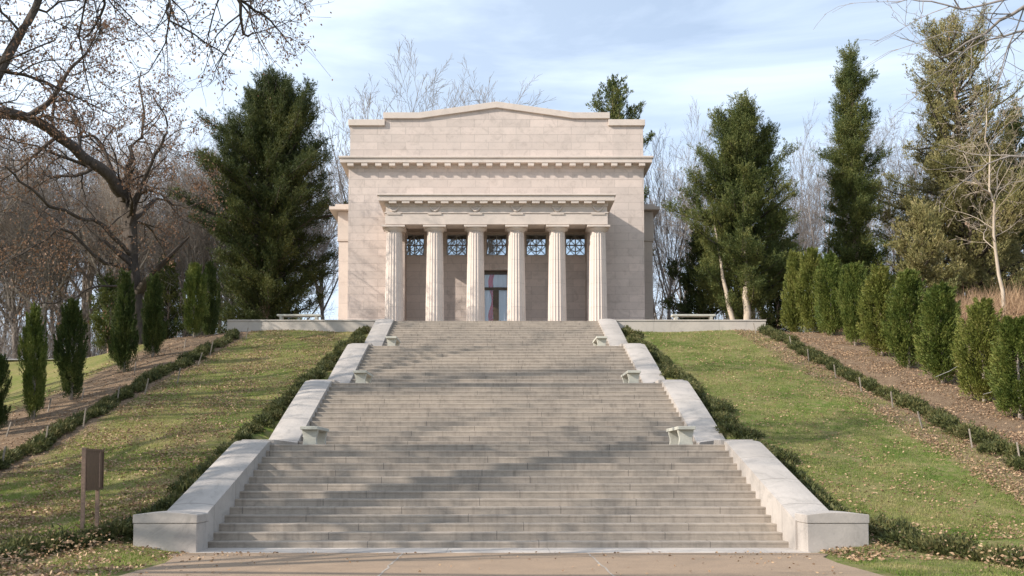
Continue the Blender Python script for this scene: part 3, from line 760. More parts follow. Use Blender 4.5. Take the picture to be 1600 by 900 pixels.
LWL = 'leafless grey brown tree crowded in the wood beyond the left field'; LWG = 'leafless trees of the left wood'
for row, (yy, n_, a0, a1) in enumerate(((64, 10, -39, -15), (71, 12, -46, -15), (80, 12, -52, -17), (92, 12, -60, -17))):
    for i in range(n_):
        kk = rw.choice((0, 1, 2, 4, 5) if a0 < 0 else (1, 3, 6, 4, 0)); place_wood(a0+(a1-a0)*(i+rw.random())/n_, yy+rw.uniform(-3, 3), kk, rw.uniform(13.5, 18)*(1+.10*row)/hts[kk], LWL, LWG)
RWL = 'leafless pale grey tree standing in the wood right of the memorial'; RWG = 'leafless trees of the right wood'
for row, (yy, n_, a0, a1) in enumerate(((66, 7, 12, 40), (74, 8, 12, 45), (86, 10, 12, 54))):
    for i in range(n_):
        kk = rw.choice((0, 1, 2, 4, 5) if a0 < 0 else (1, 3, 6, 4, 0)); place_wood(a0+(a1-a0)*(i+rw.random())/n_, yy+rw.uniform(-2.5, 2.5), kk, rw.uniform(13, 17.5)*(1+.10*row)/hts[kk], RWL, RWG)
# those behind the memorial that show against the sky
fan_src = []
for i in range(2):
    t_ = Tree(140+i, dict(rmin=.011, leaf_lvl=9, lv=[dict(p=9, w=.03, u=.05, n=1, s=0, a=(0, 0), l=1, r=1),
        dict(n=13, s=.55, a=(12, 58), l=1.30, r=.55, p=9, w=.035, u=.035, t=.25), dict(n=9, s=.20, a=(15, 38), l=.45, r=.45, p=7, w=.04, u=.03, t=.7),
        dict(n=7, s=.15, a=(15, 40), l=.5, r=.55, p=5, w=.05, u=.02, t=.7), dict(n=6, s=.15, a=(15, 40), l=.5, r=.6, p=4, w=.05, u=.02, t=.7)]))
    t_.grow(Vector((0, 0, -.2)), Vector((0, 0, 1)), 8.5, .34, 0)
    r_ = empty('bare_tree', (0, 0, 0), 'x', 'tree'); tm = t_.mesh('fan_tree_trunk', M['bark_grey']); link('trunk', tm, r_); fan_src.append((r_, max(v.co.z for v in tm.vertices)))
FG = 'leafless trees rising behind the memorial'
for n_, (px, ptop, yy, k, sw, lab) in enumerate(((588, 88, 80, 0, .95, 'broad leafless tree rising behind the left end of the parapet'), (778, 64, 84, 1, .95, 'tall leafless tree fanning out behind the peak of the roof'),
        (510, 150, 76, 1, .8, 'leafless tree whose fan of twigs fills the gap between cedar and parapet'), (640, 135, 86, 0, .7, 'lower leafless tree top above the left shoulder of the parapet'),
        (1042, 165, 72, 0, .7, 'pale leafless tree close to the right side of the memorial'), (1236, 158, 76, 1, .7, 'leafless tree showing between the two right hand cedars'), (345, 190, 74, 0, .7, 'leafless tree showing left of the massive cedar'))):
    src, h_ = fan_src[k]; r_ = src if n_ < 2 else copy_tree(src); s_ = (zat(ptop, yy)-8.5)/h_
    r_.location = (xat(px, 300, yy), yy, 8.3); r_.scale = (s_*sw, s_*sw*.55, s_); r_.rotation_euler = (0, 0, rw.choice((0, math.pi)) if k else 0); r_['label'] = lab; r_['group'] = FG
place_wood(xat(1000, 300, 70), 70, 3, (zat(200, 70)-8.5)/hts[3], 'upright leafless tree touching the right end of the main cornice', FG)

# low brush and saplings filling the wood (one mass)
rng = np.random.default_rng(5)
def brush(name, x0, x1, y0, y1, n, hmax, mat, seed, wdt=.03):
    rng = np.random.default_rng(seed); x = rng.uniform(x0, x1, n); y = rng.uniform(y0, y1, n)
    z = ground_z(x, y, False) + rng.uniform(0, 1, n)**1.4*hmax
    P = np.stack([x, y, z], 1); D = rng.normal(0, .6, (n, 3)); D[:, 2] = np.abs(D[:, 2])+.5
    return leaf_mesh(name, P, D, 1.3, wdt, mat, rng, False, .2)
tag(link('undergrowth', brush('undergrowth', -62, -16, 63, 100, 60000, 5.0, M['twigs'], 1, .03)), 'tangled brown brush and saplings under the left wood', 'undergrowth', kind='stuff')
tag(link('undergrowth', brush('undergrowth', 9, 58, 64, 92, 42000, 4.5, M['twigs'], 2, .03)), 'tangled grey brush under the right wood', 'undergrowth', kind='stuff')
tag(link('distant_wood', brush('distant_wood', -110, 110, 102, 118, 80000, 9, M['twigs'], 3, .05)), 'far dense wood closing the horizon as one brown mass', 'woodland', kind='stuff')
tag(link('dead_grass', brush('dead_grass', 18.5, 40, 44, 60, 26000, .35, M['litter'], 8, .03)), 'dry tan grass on the bank under the pale slender tree', 'grass', kind='stuff')

# ---- evergreen cedars
def cedar(name, loc, H, prof, mat, seed, label, nl=120, leaves=60000, trunk_r=.28, bare=.0, lsize=.13, bark='bark_cedar', trunks=None, dens=1.0, lean=(0, 0), up=.35, cat='tree', jag=.5, group=None, spires=0, thin=0.0):
    """prof(u, az) -> limb length at height fraction u"""
    rng = np.random.default_rng(seed); r = random.Random(seed)
    root = empty(name, loc, label, cat, group)
    t_ = Tree(seed, dict(rmin=.012, leaf_lvl=9, lv=[dict(p=9, w=.02, u=.02, n=0, s=0, a=(0, 0), l=1, r=1), {}, {}])); t_.cfg['lv'] = [t_.cfg['lv'][0]]
    tr = trunks or [((0, 0), (lean[0], lean[1]), trunk_r, .97)]
    for (bx0, by0), (lx, ly), rr, hf in tr:
        pts = [Vector((bx0+lx*(i/9)+r.gauss(0, .04), by0+ly*(i/9)+r.gauss(0, .04), -.3+(H*hf+.3)*i/9)) for i in range(10)]
        t_.paths.setdefault((10, 0), []).append((pts, [max(rr*(1-.85*i/9)*(1.25 if i == 0 else 1), .03) for i in range(10)]))
    Ps, Ds = [], []
    az = r.random()*6
    tot = 0; limbs = []
    for i in range(nl):
        u = bare + (1-bare)*((i+r.random())/nl); az += 2.4+r.gauss(0, .35)
        Lm = prof(u, az)*r.uniform(1-jag, 1+jag*.35)
        Lm *= 1+.22*math.sin(3*az+8*u+seed)+.16*math.sin(5*az-15*u+seed*2)
        limbs.append((u, az, max(Lm, .25)))
    sp0 = len(limbs)
    for k in range(spires):
        u = r.uniform(.52, .88); limbs.append((u, r.uniform(0, 6.28), prof(u, 0)*r.uniform(.75, 1.15)+H*.06))
    wsum = sum(l_[2]**1.35 for l_ in limbs)
    for li, (u, az_, Lm) in enumerate(limbs):
        z = u*H*.97; el = r.uniform(.75, 1.15) if li >= sp0 else up*(1 if u < .8 else 1.6) + .25*r.gauss(0, 1)*.6 + .5*max(0, u-.6)
        p = Vector((lean[0]*u, lean[1]*u, z)); d = Vector((math.cos(az_)*math.cos(el), math.sin(az_)*math.cos(el), math.sin(el)))
        n = 6; pts = [p.copy()]; 
        for q in range(n):
            d = (d+Vector((r.gauss(0, .08), r.gauss(0, .08), .07+r.gauss(0, .06)))).normalized(); pts.append(pts[-1]+d*Lm/n)
        t_.paths.setdefault((7, 2), []).append((pts, [max(.02, .045*Lm**.7*(1-.8*q/6)) for q in range(7)]))
        nlv = int(leaves*dens*Lm**1.35/wsum*(1-thin*(u > .55)*r.random()*1.6)*(1.3 if li >= sp0 else 1)); nlv = max(nlv, 96); nsub = max(4, nlv//48)
        for sb in range(nsub):
            f = .15+.85*((sb+r.random())/nsub)**.75; q = min(f*6, 5.999); i0 = int(q); b0 = pts[i0].lerp(pts[i0+1], q-i0)
            dd = (pts[i0+1]-pts[i0]).normalized(); sd_ = Vector((r.gauss(0, 1), r.gauss(0, 1), r.gauss(0, .7))).normalized()
            sdir = (dd*.55+sd_*.65+Vector((0, 0, .42))).normalized(); sl = r.uniform(.38, .85)*(1.1 if f > .8 else 1.0)
            off = Vector((r.gauss(0, 1), r.gauss(0, 1), r.gauss(0, .6)))*(.10*Lm*(1.1-f)); b0 = b0+off
            k = 48; uu = rng.random((k, 1))**.9
            base = np.array(b0)[None]+np.array(sdir)[None]*uu*sl
            P = base+rng.normal(0, 1, (k, 3))*(.135*(1.05-uu)+.02)
            Ps.append(P); Ds.append(np.tile(np.array(sdir)+np.array([0, 0, .15]), (k, 1)))
    lim = Tree(seed, t_.cfg); lim.paths = {k: v for k, v in t_.paths.items() if k[0] != 10}; t_.paths = {k: v for k, v in t_.paths.items() if k[0] == 10}
    tk = link('trunk', t_.mesh('cedar_trunk', M[bark]), root); link('limbs', lim.mesh('cedar_limbs', M['bark_dark']), root)
    P = np.concatenate(Ps); D = np.concatenate(Ds)
    link('crown', leaf_mesh('cedar_crown', P, D, lsize, lsize*.34, mat, rng, False, .45), root)
    return root
def lerp_prof(pts):
    us = [p[0] for p in pts]; ws = [p[1] for p in pts]
    return lambda u, az: float(np.interp(u, us, ws))
# big dark cedar left of the memorial
Y1 = 62.0; x = xat(415, 400, Y1); b0 = 8.2; H = zat(124, Y1)-b0
def profA(u, az):
    c = math.cos(az)
    Rr = float(np.interp(u, [0, .08, .2, .35, .5, .62, .72, .80, .88, .94, 1], [2.5, 3.1, 3.7, 3.9, 4.3, 4.6, 4.0, 2.8, 2.1, 1.6, .4]))
    Ll = float(np.interp(u, [0, .08, .2, .35, .5, .62, .72, .80, .88, .94, 1], [2.0, 2.6, 3.6, 4.3, 4.5, 4.5, 3.5, 2.8, 1.9, 1.1, .4]))
    return Rr*max(0, c)**.7+Ll*max(0, -c)**.7+.35*(1-abs(c))*3.0
cedar('cedar_tree', (x, Y1, b0), H, profA, M['cedar_dark'], 11, 'massive dark green cedar with ragged crown left of the memorial', 330, 520000, .42, .02, .12, up=.25, jag=.5, spires=26)
# right: cedar with pale split trunks
Y2 = 54.0; x = xat(1160, 400, Y2); H = zat(170, Y2)-8.3
cedar('cedar_tree', (x, Y2, 8.3), H, lerp_prof([(0, 2.2), (.1, 3.2), (.3, 3.2), (.5, 2.8), (.68, 2.4), (.82, 1.8), (.92, 1.2), (1, .4)]), M['cedar_mid'], 12,
      'broad green cedar with two pale trunks and one grey right of the memorial', 200, 290000, .30, .08, .115, 'bark_pale',
      [((-.75, -1.6), (-1.0, .9), .17, .50), ((-.25, -1.7), (.15, .9), .24, .6), ((.55, .2), (-.4, 0), .30, .95)], jag=.55, spires=14)
cedar('cedar_tree', (xat(1092, 480, 57), 57, 8.4), zat(368, 57)-8.4, lerp_prof([(0, 1.2), (.3, 1.7), (.6, 1.4), (1, .2)]), M['cedar_dark'], 13, 'low dark bushy cedar behind the right terrace bench', 60, 22000, .15, .02, .17)
cedar('cedar_tree', (xat(1215, 480, 58), 58, 8.4), zat(330, 58)-8.4, lerp_prof([(0, 1.2), (.3, 1.6), (.6, 1.2), (1, .2)]), M['cedar_dark'], 14, 'dark shaded cedar behind the first juniper of the right row', 60, 22000, .15, .02, .17)
# tall narrow cedar
Y3 = 56.0; H = zat(70, Y3)-8.3
cedar('cedar_tree', (xat(1333, 300, Y3), Y3, 8.3), H, lerp_prof([(0, 1.6), (.10, 2.3), (.24, 2.0), (.34, .9), (.46, 1.6), (.6, 1.45), (.75, 1.1), (.86, .9), (.94, .55), (1, .2)]), M['cedar_mid'], 15,
      'tall narrow dark green cedar with pointed top in the right wood', 190, 230000, .28, .05, .11, jag=.45)
# big olive cedar, thin at the top
Y4 = 57.0; H = zat(35, Y4)-9
cedar('cedar_tree', (xat(1525, 300, Y4), Y4, 9.0), H, lerp_prof([(0, 3), (.2, 4.3), (.4, 4.2), (.55, 3.4), (.7, 2.8), (.83, 2.7), (.93, 2.4), (1, .9)]), M['cedar_olive'], 16,
      'huge olive brown cedar with thin open top at the right', 260, 260000, .30, .03, .14, lean=(-1.4, 0), jag=.5, up=.16, thin=.55, spires=8)
cedar('cedar_tree', (xat(1590, 400, 60), 60, 9.5), zat(180, 60)-9.5, lerp_prof([(0, 2), (.3, 2.6), (.6, 2.1), (.9, 1.0), (1, .3)]), M['cedar_mid'], 17, 'dark green cedar at the right edge behind the olive one', 90, 40000, .25, .05, .18)
cedar('cedar_tree', (xat(1440, 400, 53), 53, 8.6), zat(330, 53)-8.6, lerp_prof([(0, 1.4), (.3, 1.9), (.6, 1.6), (1, .3)]), M['cedar_olive'], 18, 'low olive cedar behind the middle of the right juniper row', 70, 26000, .15, .02, .17)
# cedar behind the roof
Yb = 71; cedar('cedar_tree', (xat(958, 200, Yb), Yb, 8.5), zat(126, Yb)-8.5, lerp_prof([(0, 2), (.5, 3.0), (.66, 3.9), (.80, 2.7), (.9, 1.9), (1, .5)]), M['cedar_mid'], 19, 'cedar showing its top above the right shoulder of the parapet', 110, 60000, .28, .3, .19)
# small distant evergreens in the left wood
for i, (px, top, yy) in enumerate(((170, 440, 62), (205, 470, 61), (262, 415, 64))):
    cedar('cedar_tree', (xat(px, 480, yy), yy, gz1(xat(px, 480, yy), yy)), zat(top, yy)-8.4, lerp_prof([(0, .9), (.3, 1.5), (.6, 1.1), (1, .2)]), M['cedar_mid'], 30+i,
          ('young evergreen at the wood edge behind the third juniper of the left row', 'small pale evergreen at the wood edge behind the left junipers', 'young evergreen beside the old oak trunk')[i], 50, 12000, .1, .1, .17)

# ---- juniper rows
def juniper_mesh(seed, H, Wd, mat, n=30000):
    rng = np.random.default_rng(seed); npl = 190; P, D = [], []
    pk = rng.uniform(.25, .5); tipw = rng.uniform(.30, .55); botw = rng.uniform(.35, .6); ph = rng.uniform(0, 6.28, 3)
    for i in range(npl):
        h = rng.uniform(.04, .97)*H; u = h/H
        rad = Wd/2*float(np.interp(u, [0, .10, pk, pk+.25, .86, 1], [botw*.7, (botw+1)/2, 1.0, .86, tipw, .04]))*rng.uniform(.35, 1.0)
        a = rng.uniform(0, 6.283); rad *= 1+.16*math.sin(2*a+ph[0]+u*4)+.10*math.sin(3*a+ph[1]-u*7); k = n//npl; uu = rng.random((k, 1)); ln = rng.uniform(.30, .85)
        b0 = np.array([math.cos(a)*rad, math.sin(a)*rad, h]); d = np.array([math.cos(a)*.28, math.sin(a)*.28, 1.0])*(1 if u < .93 else .6)
        p = b0+d*(uu-.45)*ln+rng.normal(0, 1, (k, 3))*(.075*(1.15-uu)); P.append(p); D.append(np.tile(d+np.array([math.cos(a), math.sin(a), 0])*.45, (k, 1)))
    return leaf_mesh('juniper_crown', np.concatenate(P), np.concatenate(D), .10, .034, mat, rng, False, .35)
jun = {}
def juniper(x, y, H, Wd, olive, seed, label, group, tilt=0):
    z = gz1(x, y); r_ = empty('juniper', (x, y, z-.02), label, 'juniper', group)
    key = (olive, seed % 5)
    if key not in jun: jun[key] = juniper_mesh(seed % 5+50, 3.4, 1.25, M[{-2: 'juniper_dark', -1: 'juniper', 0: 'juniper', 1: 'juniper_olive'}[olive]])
    c = link('crown', jun[key], r_, (0, 0, .22)); c.scale = (Wd/1.25, Wd/1.25, (H-.22)/3.4); c.rotation_euler = (tilt, 0, seed*1.7)
    rr = random.Random(seed); mb = MB()
    mb.tube([(0, 0, -.1), (.02, 0, .3), (0, .02, H*.5), (0, 0, H*.8)], [.07, .06, .04, .015], 7)
    mb.build('trunk', M['bark_brown'], r_, smooth=True); return r_
ordR = ['cut by the right edge', 'second from the camera', 'third from the camera', 'fourth from the camera', 'fifth from the camera, olive tinged', 'sixth from the camera, dark green', 'seventh from the camera', 'bright olive, eighth from the camera', 'farthest, brownish']
for i, (px, py, Y, top, wpx, ol) in enumerate(((1594, 669, 29.2, 498, 78, 0), (1538, 635, 31.3, 470, 70, 1), (1473, 607, 34.1, 447, 72, 0), (1420, 586, 36.9, 424, 62, 0), (1378, 560, 39.7, 418, 60, 1), (1336, 543, 42.7, 412, 44, 0), (1300, 529, 45.7, 398, 50, 0), (1270, 514, 48.4, 390, 44, 1), (1243, 506, 51.2, 395, 36, 1))):
    x = xat(px, py, Y); z = gz1(x, Y); H = zat(top, Y)-z; juniper(x, Y, H, wpx*Y/FPX*1.08, ol, 60+i, f'upright juniper in the row right of the lawn, {ordR[i]}', 'junipers in the right row')
ordL = ['cut by the left edge', 'second from the camera', 'third from the camera, darkest', 'fourth from the camera, tall and slim', 'fifth from the camera', 'sixth from the camera, yellowish green', 'farthest, half hidden']
for i, (px, py, Y, top, wpx, ol) in enumerate(((-6, 690, 27.8, 555, 42, 0), (51, 655, 30.2, 480, 48, 1), (110, 633, 32.7, 470, 50, 0), (193, 590, 37.5, 425, 45, 0), (238, 567, 40.6, 430, 43, 0), (303, 537, 46.1, 412, 42, 1), (327, 520, 49.3, 412, 36, 0))):
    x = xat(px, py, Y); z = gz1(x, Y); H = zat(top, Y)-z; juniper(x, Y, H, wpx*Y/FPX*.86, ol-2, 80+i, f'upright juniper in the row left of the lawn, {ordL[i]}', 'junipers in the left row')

# ---- low hedges
def hedge(path, wd, ht, dens, seed, label, gap=.0):
    rng = np.random.default_rng(seed); pts = np.array(path, float); seg = np.diff(pts, axis=0); ln = np.linalg.norm(seg, axis=1); cum = np.concatenate([[0], np.cumsum(ln)])
    # a row of merging bushes
    P, D = [], []; s = 0.0; stems = MB()
    while s < cum[-1]:
        i = min(np.searchsorted(cum, s, side='right')-1, len(seg)-1); c = pts[i]+seg[i]*(s-cum[i])/ln[i]
        sc = rng.uniform(.55, 1.25); w_ = wd*sc/2; h_ = ht*rng.uniform(.55, 1.3); k = int(dens*sc)
        cx = c + rng.normal(0, .08, 2)
        a = rng.uniform(0, 6.283, k); ce = rng.uniform(-.15, 1, k); se = np.sqrt(1-np.clip(ce, 0, 1)**2); rr = rng.uniform(.55, 1.06, k)
        lob = 1+.22*np.sin(a*3+seed+s)+.15*np.sin(a*7+s*3)
        x = cx[0]+np.cos(a)*se*rr*w_*lob; y = cx[1]+np.sin(a)*se*rr*w_*lob*1.15; z = ground_z(x, y, False)+.03+np.clip(ce, 0, 1)*rr*h_*lob
        P.append(np.stack([x, y, z], 1)); D.append(np.stack([np.cos(a)*se, np.sin(a)*se, np.clip(ce, 0, 1)+.5], 1))
        z0 = float(ground_z(cx[0], cx[1], False)); 
        for _ in range(3):
            aa = rng.uniform(0, 6.28); stems.tube([(cx[0], cx[1], z0-.08), (cx[0]+math.cos(aa)*w_*.3, cx[1]+math.sin(aa)*w_*.3, z0+h_*.6)], .013, 4)
        s += wd*.62*sc*(1+gap*3*rng.random()**3)
    r_ = empty('hedge', (path[0][0], path[0][1], 0), label, 'hedge', 'low hedges edging the lawns'); r_.location = (0, 0, 0)
    link('foliage', leaf_mesh('hedge_foliage', np.concatenate(P), np.concatenate(D), .085, .045, M['hedge'], rng, False, .55), r_)
    stems.build('stems', M['bark_brown'], r_); return r_
def cheek_path(sgn, off=.50):
    return [(sgn*(halfw(y)+.82+off+.10*math.sin(y*1.7)), y) for y in np.arange(19.4, 46.5, .5)]
hedge(cheek_path(-1), .56, .20, 700, 1, 'dark low hedge hugging the outer side of the left stair wall', .5)
hedge(cheek_path(1), .58, .21, 700, 2, 'dark low hedge hugging the outer side of the right stair wall', .5)
hedge([(-6.9, 18.9), (-7.6, 18.2), (-8.0, 17.2), (-8.1, 16.2), (-8.2, 15.0), (-8.3, 14.0)], .70, .22, 1000, 3, 'leaf strewn low hedge running forward past the brown sign', .1)
hedge([(7.3, 19.2), (7.5, 18.3), (7.8, 17.4), (8.1, 16.6), (8.5, 15.6), (8.8, 14.6)], .70, .22, 1000, 4, 'low hedge curving forward from the right end pier to the right edge', .1)
hedge([(-12.05, y) for y in np.arange(22, 46.6, 1.2)], .50, .21, 650, 5, 'low hedge between the left lawn and the left juniper row', .25)
hedge([(12.75-(y-22)*.0, y) for y in np.arange(22, 46.9, 1.2)] + [(13.0, 47.8)], .62, .24, 850, 6, 'low hedge between the right lawn and the right juniper row', .1)

# ---- stakes
proto = None; rk = random.Random(9)
st_pts = [(2, 732), (71, 698), (130, 668), (183, 631), (226, 617), (277, 599), (309, 572), (328, 555), (384, 530)]
def on_slope(px, py):
    best = None
    for Yi in np.arange(20, 47, .05):
        p = PX(px, py, Yi); d = abs(p.z-gz1(p.x, Yi))
        if best is None or d < best[0]: best = (d, p)
    return best[1]
def stake(px, py, h, side, i, lab, grp):
    global proto
    p = on_slope(px, py)
    if proto is None:
        mb = MB(); mb.box(-.022, .022, -.018, .018, -.15, 1.0); proto = r_ = mb.build('stake', M['stake'], bevel=.004); tag(r_, lab, 'stake', grp)
    else: r_ = proto.copy(); COL.objects.link(r_); r_['label'] = lab; r_['group'] = grp
    r_.location = (p.x, p.y, gz1(p.x, p.y)); r_.scale = (.85, .85, h); r_.rotation_euler = (rk.uniform(-.1, .1), side*rk.uniform(.12, .32), rk.uniform(-.5, .5))
for i, (px, py) in enumerate(st_pts): stake(px, py, .55, 1, i, 'short tilted wooden stake at the inner edge of the left outer hedge', 'stakes along the left hedge')
for i, (px, py) in enumerate(((1181, 521), (1237, 543), (1264, 565), (1306, 591), (1346, 612), (1395, 637), (1441, 670), (1519, 700), (1594, 722))): stake(px, py, .5, -1, i, 'short tilted wooden stake at the inner edge of the right outer hedge', 'stakes along the right hedge')
for i, (px, py) in enumerate(((10, 682), (75, 643), (128, 625), (210, 583), (288, 545), (275, 532))): stake(px, py, .42, 1, i, 'short stake in the mulch among the left junipers', 'stakes among the left junipers')
# guy wires on the right junipers
for (a_, b2, jn) in (((1447, 592, 34.0), (1488, 572, 34.0), 'third'), ((1518, 619, 31.2), (1549, 607, 31.2), 'second')):
    p, q = PX(*a_), PX(*b2); mid = (p+q)/2-Vector((0, 0, .03)); mb = MB(); mb.tube([p+Vector((0, -.75, 0)), mid+Vector((0, -.75, 0)), q+Vector((0, -.62, 0))], .008, 5)
    tag(mb.build('guy_wire', M['wire']), f'pale wire tying back the {jn} juniper of the right row', 'wire', 'juniper guy wires')

# ---- brown sign at lower left
Pn = Vector((-7.74, 18.55, 0)); Pf = Vector((-7.90, 19.62, 0))
za, zb = gz1(Pn.x, Pn.y), gz1(Pf.x, Pf.y); d = (Pf-Pn).normalized(); nrm = Vector((d.y, -d.x, 0))
ang = math.atan2(d.y, d.x)
sg = empty('information_sign', (Pn.x, Pn.y, 0), 'brown information board on two posts left of the end pier', 'sign', None, ang)
zt = zat(700, 18.55)
MB().box(-.034, .034, -.034, .034, za-.3, zt+.01).build('post', M['post'], sg, bevel=.006)
L2 = (Pf-Pn).length; MB().box(L2-.034, L2+.034, -.034, .034, zb-.3, zt-.02).build('post', M['post'], sg, bevel=.006)
z0_ = zt-.80
bd = MB().box(.05, L2+.30, -.025+.0, .025, z0_, zt-.005).build('board', M['sign'], sg, bevel=.004)
# frame rails on both faces
fr = MB()
for s_ in (-1, 1):
    y_a, y_b = sorted((s_*.027, s_*.042))
    fr.box(.052, L2+.298, y_a, y_b, zt-.05, zt-.006).box(.052, L2+.298, y_a, y_b, z0_+.001, z0_+.035).box(.052, .09, y_a, y_b, z0_+.037, zt-.052).box(L2+.26, L2+.298, y_a, y_b, z0_+.037, zt-.052)
fr.build('frame', M['sign'], bd)

# ---- old oak at the left, drawn along its real limbs
def guided(t_, pix, r0, r1, lvl=1, n=13):
    P3 = [PX(*p) for p in pix]; m_ = len(P3)
    Q = [P3[0]*2-P3[1]] + P3 + [P3[-1]*2-P3[-2]]; out_ = []
    for i in range(n+1):
        s_ = (m_-1)*i/n; k = min(int(s_), m_-2); f = s_-k; a, b_, c_, d_ = Q[k:k+4]
        p = .5*((2*b_)+(c_-a)*f+(2*a-5*b_+4*c_-d_)*f*f+(3*b_-a-3*c_+d_)*f**3)
        j_ = .045*(P3[-1]-P3[0]).length/n*2 if 0 < i else 0
        out_.append(p+Vector((t_.r.gauss(0, j_), t_.r.gauss(0, j_), t_.r.gauss(0, j_))))
    return out_, [r0+(r1-r0)*(i/n)**.8 for i in range(n+1)]
OAK = dict(rmin=.009, leaf_lvl=3, lv=[dict(n=0, s=0, a=(0, 0), l=1, r=1, p=9, w=0, u=0), dict(n=7, s=.2, a=(30, 70), l=.55, r=.42, p=7, w=.22, u=.05, t=.5),
     dict(n=10, s=.08, a=(30, 75), l=.50, r=.45, p=6, w=.24, u=.06, t=.5), dict(n=8, s=.12, a=(30, 70), l=.50, r=.55, p=5, w=.26, u=.02), dict(n=7, s=.15, a=(25, 65), l=.52, r=.6, p=4, w=.25, u=0)])
t_ = Tree(501, OAK); YO = 47
def gadd(t_, pix, r0, r1, lvl): 
    a, r_ = guided(t_, pix, r0, r1); t_.add(a, r_, lvl)
gadd(t_, [(216, 560, YO), (213, 470, YO), (206, 400, YO), (200, 330, YO), (190, 300, YO-.5)], .55, .33, 3)
gadd(t_, [(190, 302, YO-.5), (160, 268, YO-1.5), (110, 225, YO-2.5), (60, 190, YO-4), (0, 175, YO-6), (-70, 190, YO-8)], .30, .17, 1)
gadd(t_, [(190, 302, YO-.5), (172, 262, YO), (150, 215, YO+.5), (125, 215, YO+.5), (95, 210, YO+.6)], .16, .02, 1)
gadd(t_, [(203, 352, YO), (222, 302, YO-.6), (250, 302, YO-1), (276, 322, YO-1.5), (325, 316, YO-2)], .12, .02, 1)
gadd(t_, [(205, 372, YO), (196, 300, YO+.8), (205, 240, YO+1), (225, 180, YO+1.4), (215, 110, YO+2)], .24, .02, 1)
gadd(t_, [(45, 182, YO-4.5), (85, 152, YO-4.5), (108, 110, YO-5), (140, 75, YO-5), (160, 30, YO-5)], .15, .02, 1)
gadd(t_, [(205, 400, YO), (160, 350, YO-2), (110, 335, YO-4), (50, 300, YO-6), (10, 260, YO-7)], .12, .04, 1)
gadd(t_, [(212, 445, YO), (150, 450, YO-3), (100, 470, YO-4), (60, 475, YO-5)], .07, .03, 2)
gadd(t_, [(208, 420, YO), (160, 408, YO-2), (105, 360, YO-3), (60, 380, YO-4), (0, 414, YO-5)], .11, .03, 1)
gadd(t_, [(200, 340, YO), (240, 250, YO-1), (262, 200, YO-1.5), (240, 150, YO-2)], .13, .02, 1)
ob = PX(216, 560, YO)
root = empty('oak_tree', (0, 0, 0), 'old gnarled oak with brown clinging leaves and a long limb reaching left', 'tree')
link('trunk', t_.mesh('oak_trunk', M['bark_dark']), root)
link('withered_leaves', leaves_at_tips(t_, 'oak_leaves', 3, .14, .13, M['brown_leaf'], 7, .7), root)

# oak close by on the left, out of frame but for the limbs overhead
OAK2 = dict(OAK); OAK2['lv'] = [dict(q) for q in OAK['lv']]; OAK2['lv'][2]['n'] = 12; OAK2['lv'][3].update(n=13, l=.5); OAK2['lv'][4].update(n=9, l=.6); OAK2['rmin'] = .006
t_ = Tree(602, OAK2); tx, ty = -12.6, 17.0
t_.paths.setdefault((10, 0), []).append(([Vector((tx+.15*math.sin(i), ty+.1*i*.3, -.3+1.45*i)) for i in range(10)], [.50-.032*i for i in range(10)]))
gadd(t_, [(-260, 60, 18.5), (-120, 190, 19.5), (-30, 150, 20.2), (30, 55, 21), (58, 8, 21.3), (95, -60, 21.5)], .16, .06, 1)
gadd(t_, [(-260, -150, 18), (0, -260, 19), (200, -120, 20), (350, -30, 21), (380, 35, 21.5), (395, 60, 22)], .12, .02, 2)
gadd(t_, [(350, -28, 21), (392, 12, 21.5), (415, 25, 22), (435, 45, 22.4), (455, 70, 22.5)], .045, .015, 2)
gadd(t_, [(220, -110, 20), (262, -10, 20.5), (262, 25, 20.8), (300, 52, 21), (355, 88, 21.3)], .05, .015, 2)
gadd(t_, [(0, -260, 19), (60, -110, 20), (150, -40, 21), (160, 20, 21.5), (130, 60, 22)], .08, .02, 2)
gadd(t_, [(200, -120, 20), (330, -100, 21), (400, -50, 22), (440, -5, 22.5)], .06, .015, 2)
root = empty('oak_tree', (0, 0, 0), 'near oak whose leafy branches hang into the top left of the picture', 'tree')
link('trunk', t_.mesh('oak_trunk', M['bark_dark']), root)
link('withered_leaves', leaves_at_tips(t_, 'oak_leaves', 3, .10, .085, M['brown_leaf'], 8, .75), root)

# slender pale tree at the right and overhanging limbs from a tree beyond the right edge
SL = dict(rmin=.008, leaf_lvl=9, lv=[dict(n=0, s=0, a=(0, 0), l=1, r=1, p=9, w=0, u=0), dict(n=16, s=.30, a=(40, 75), l=.30, r=.34, p=6, w=.12, u=.05, t=.6), dict(n=7, s=.2, a=(30, 60), l=.45, r=.5, p=5, w=.15, u=.04), dict(n=5, s=.2, a=(25, 55), l=.5, r=.6, p=4, w=.17, u=.02)])
t_ = Tree(701, SL); YS = 46
gadd(t_, [(1569, 503, YS), (1562, 440, YS), (1553, 360, YS), (1548, 300, YS), (1543, 230, YS), (1538, 170, YS)], .10, .02, 0)
gadd(t_, [(1548, 305, YS), (1527, 285, YS-.6), (1505, 240, YS-1)], .06, .02, 1)
root = empty('slender_tree', (0, 0, 0), 'slender leafless tree with pale trunk on the tan bank at the right', 'tree')
link('trunk', t_.mesh('slender_trunk', M['bark_pale']), root)
SR = dict(SL); SR['lv'] = [SL['lv'][0], dict(n=6, s=.2, a=(25, 60), l=.45, r=.4, p=7, w=.12, u=0), dict(n=7, s=.1, a=(25, 60), l=.5, r=.5, p=6, w=.15, u=0), dict(n=6, s=.15, a=(25, 55), l=.5, r=.6, p=5, w=.17, u=0), dict(n=3, s=.2, a=(25, 55), l=.5, r=.6, p=4, w=.17, u=0)]
t_ = Tree(702, SR); YR = 27
bx2 = 19.0
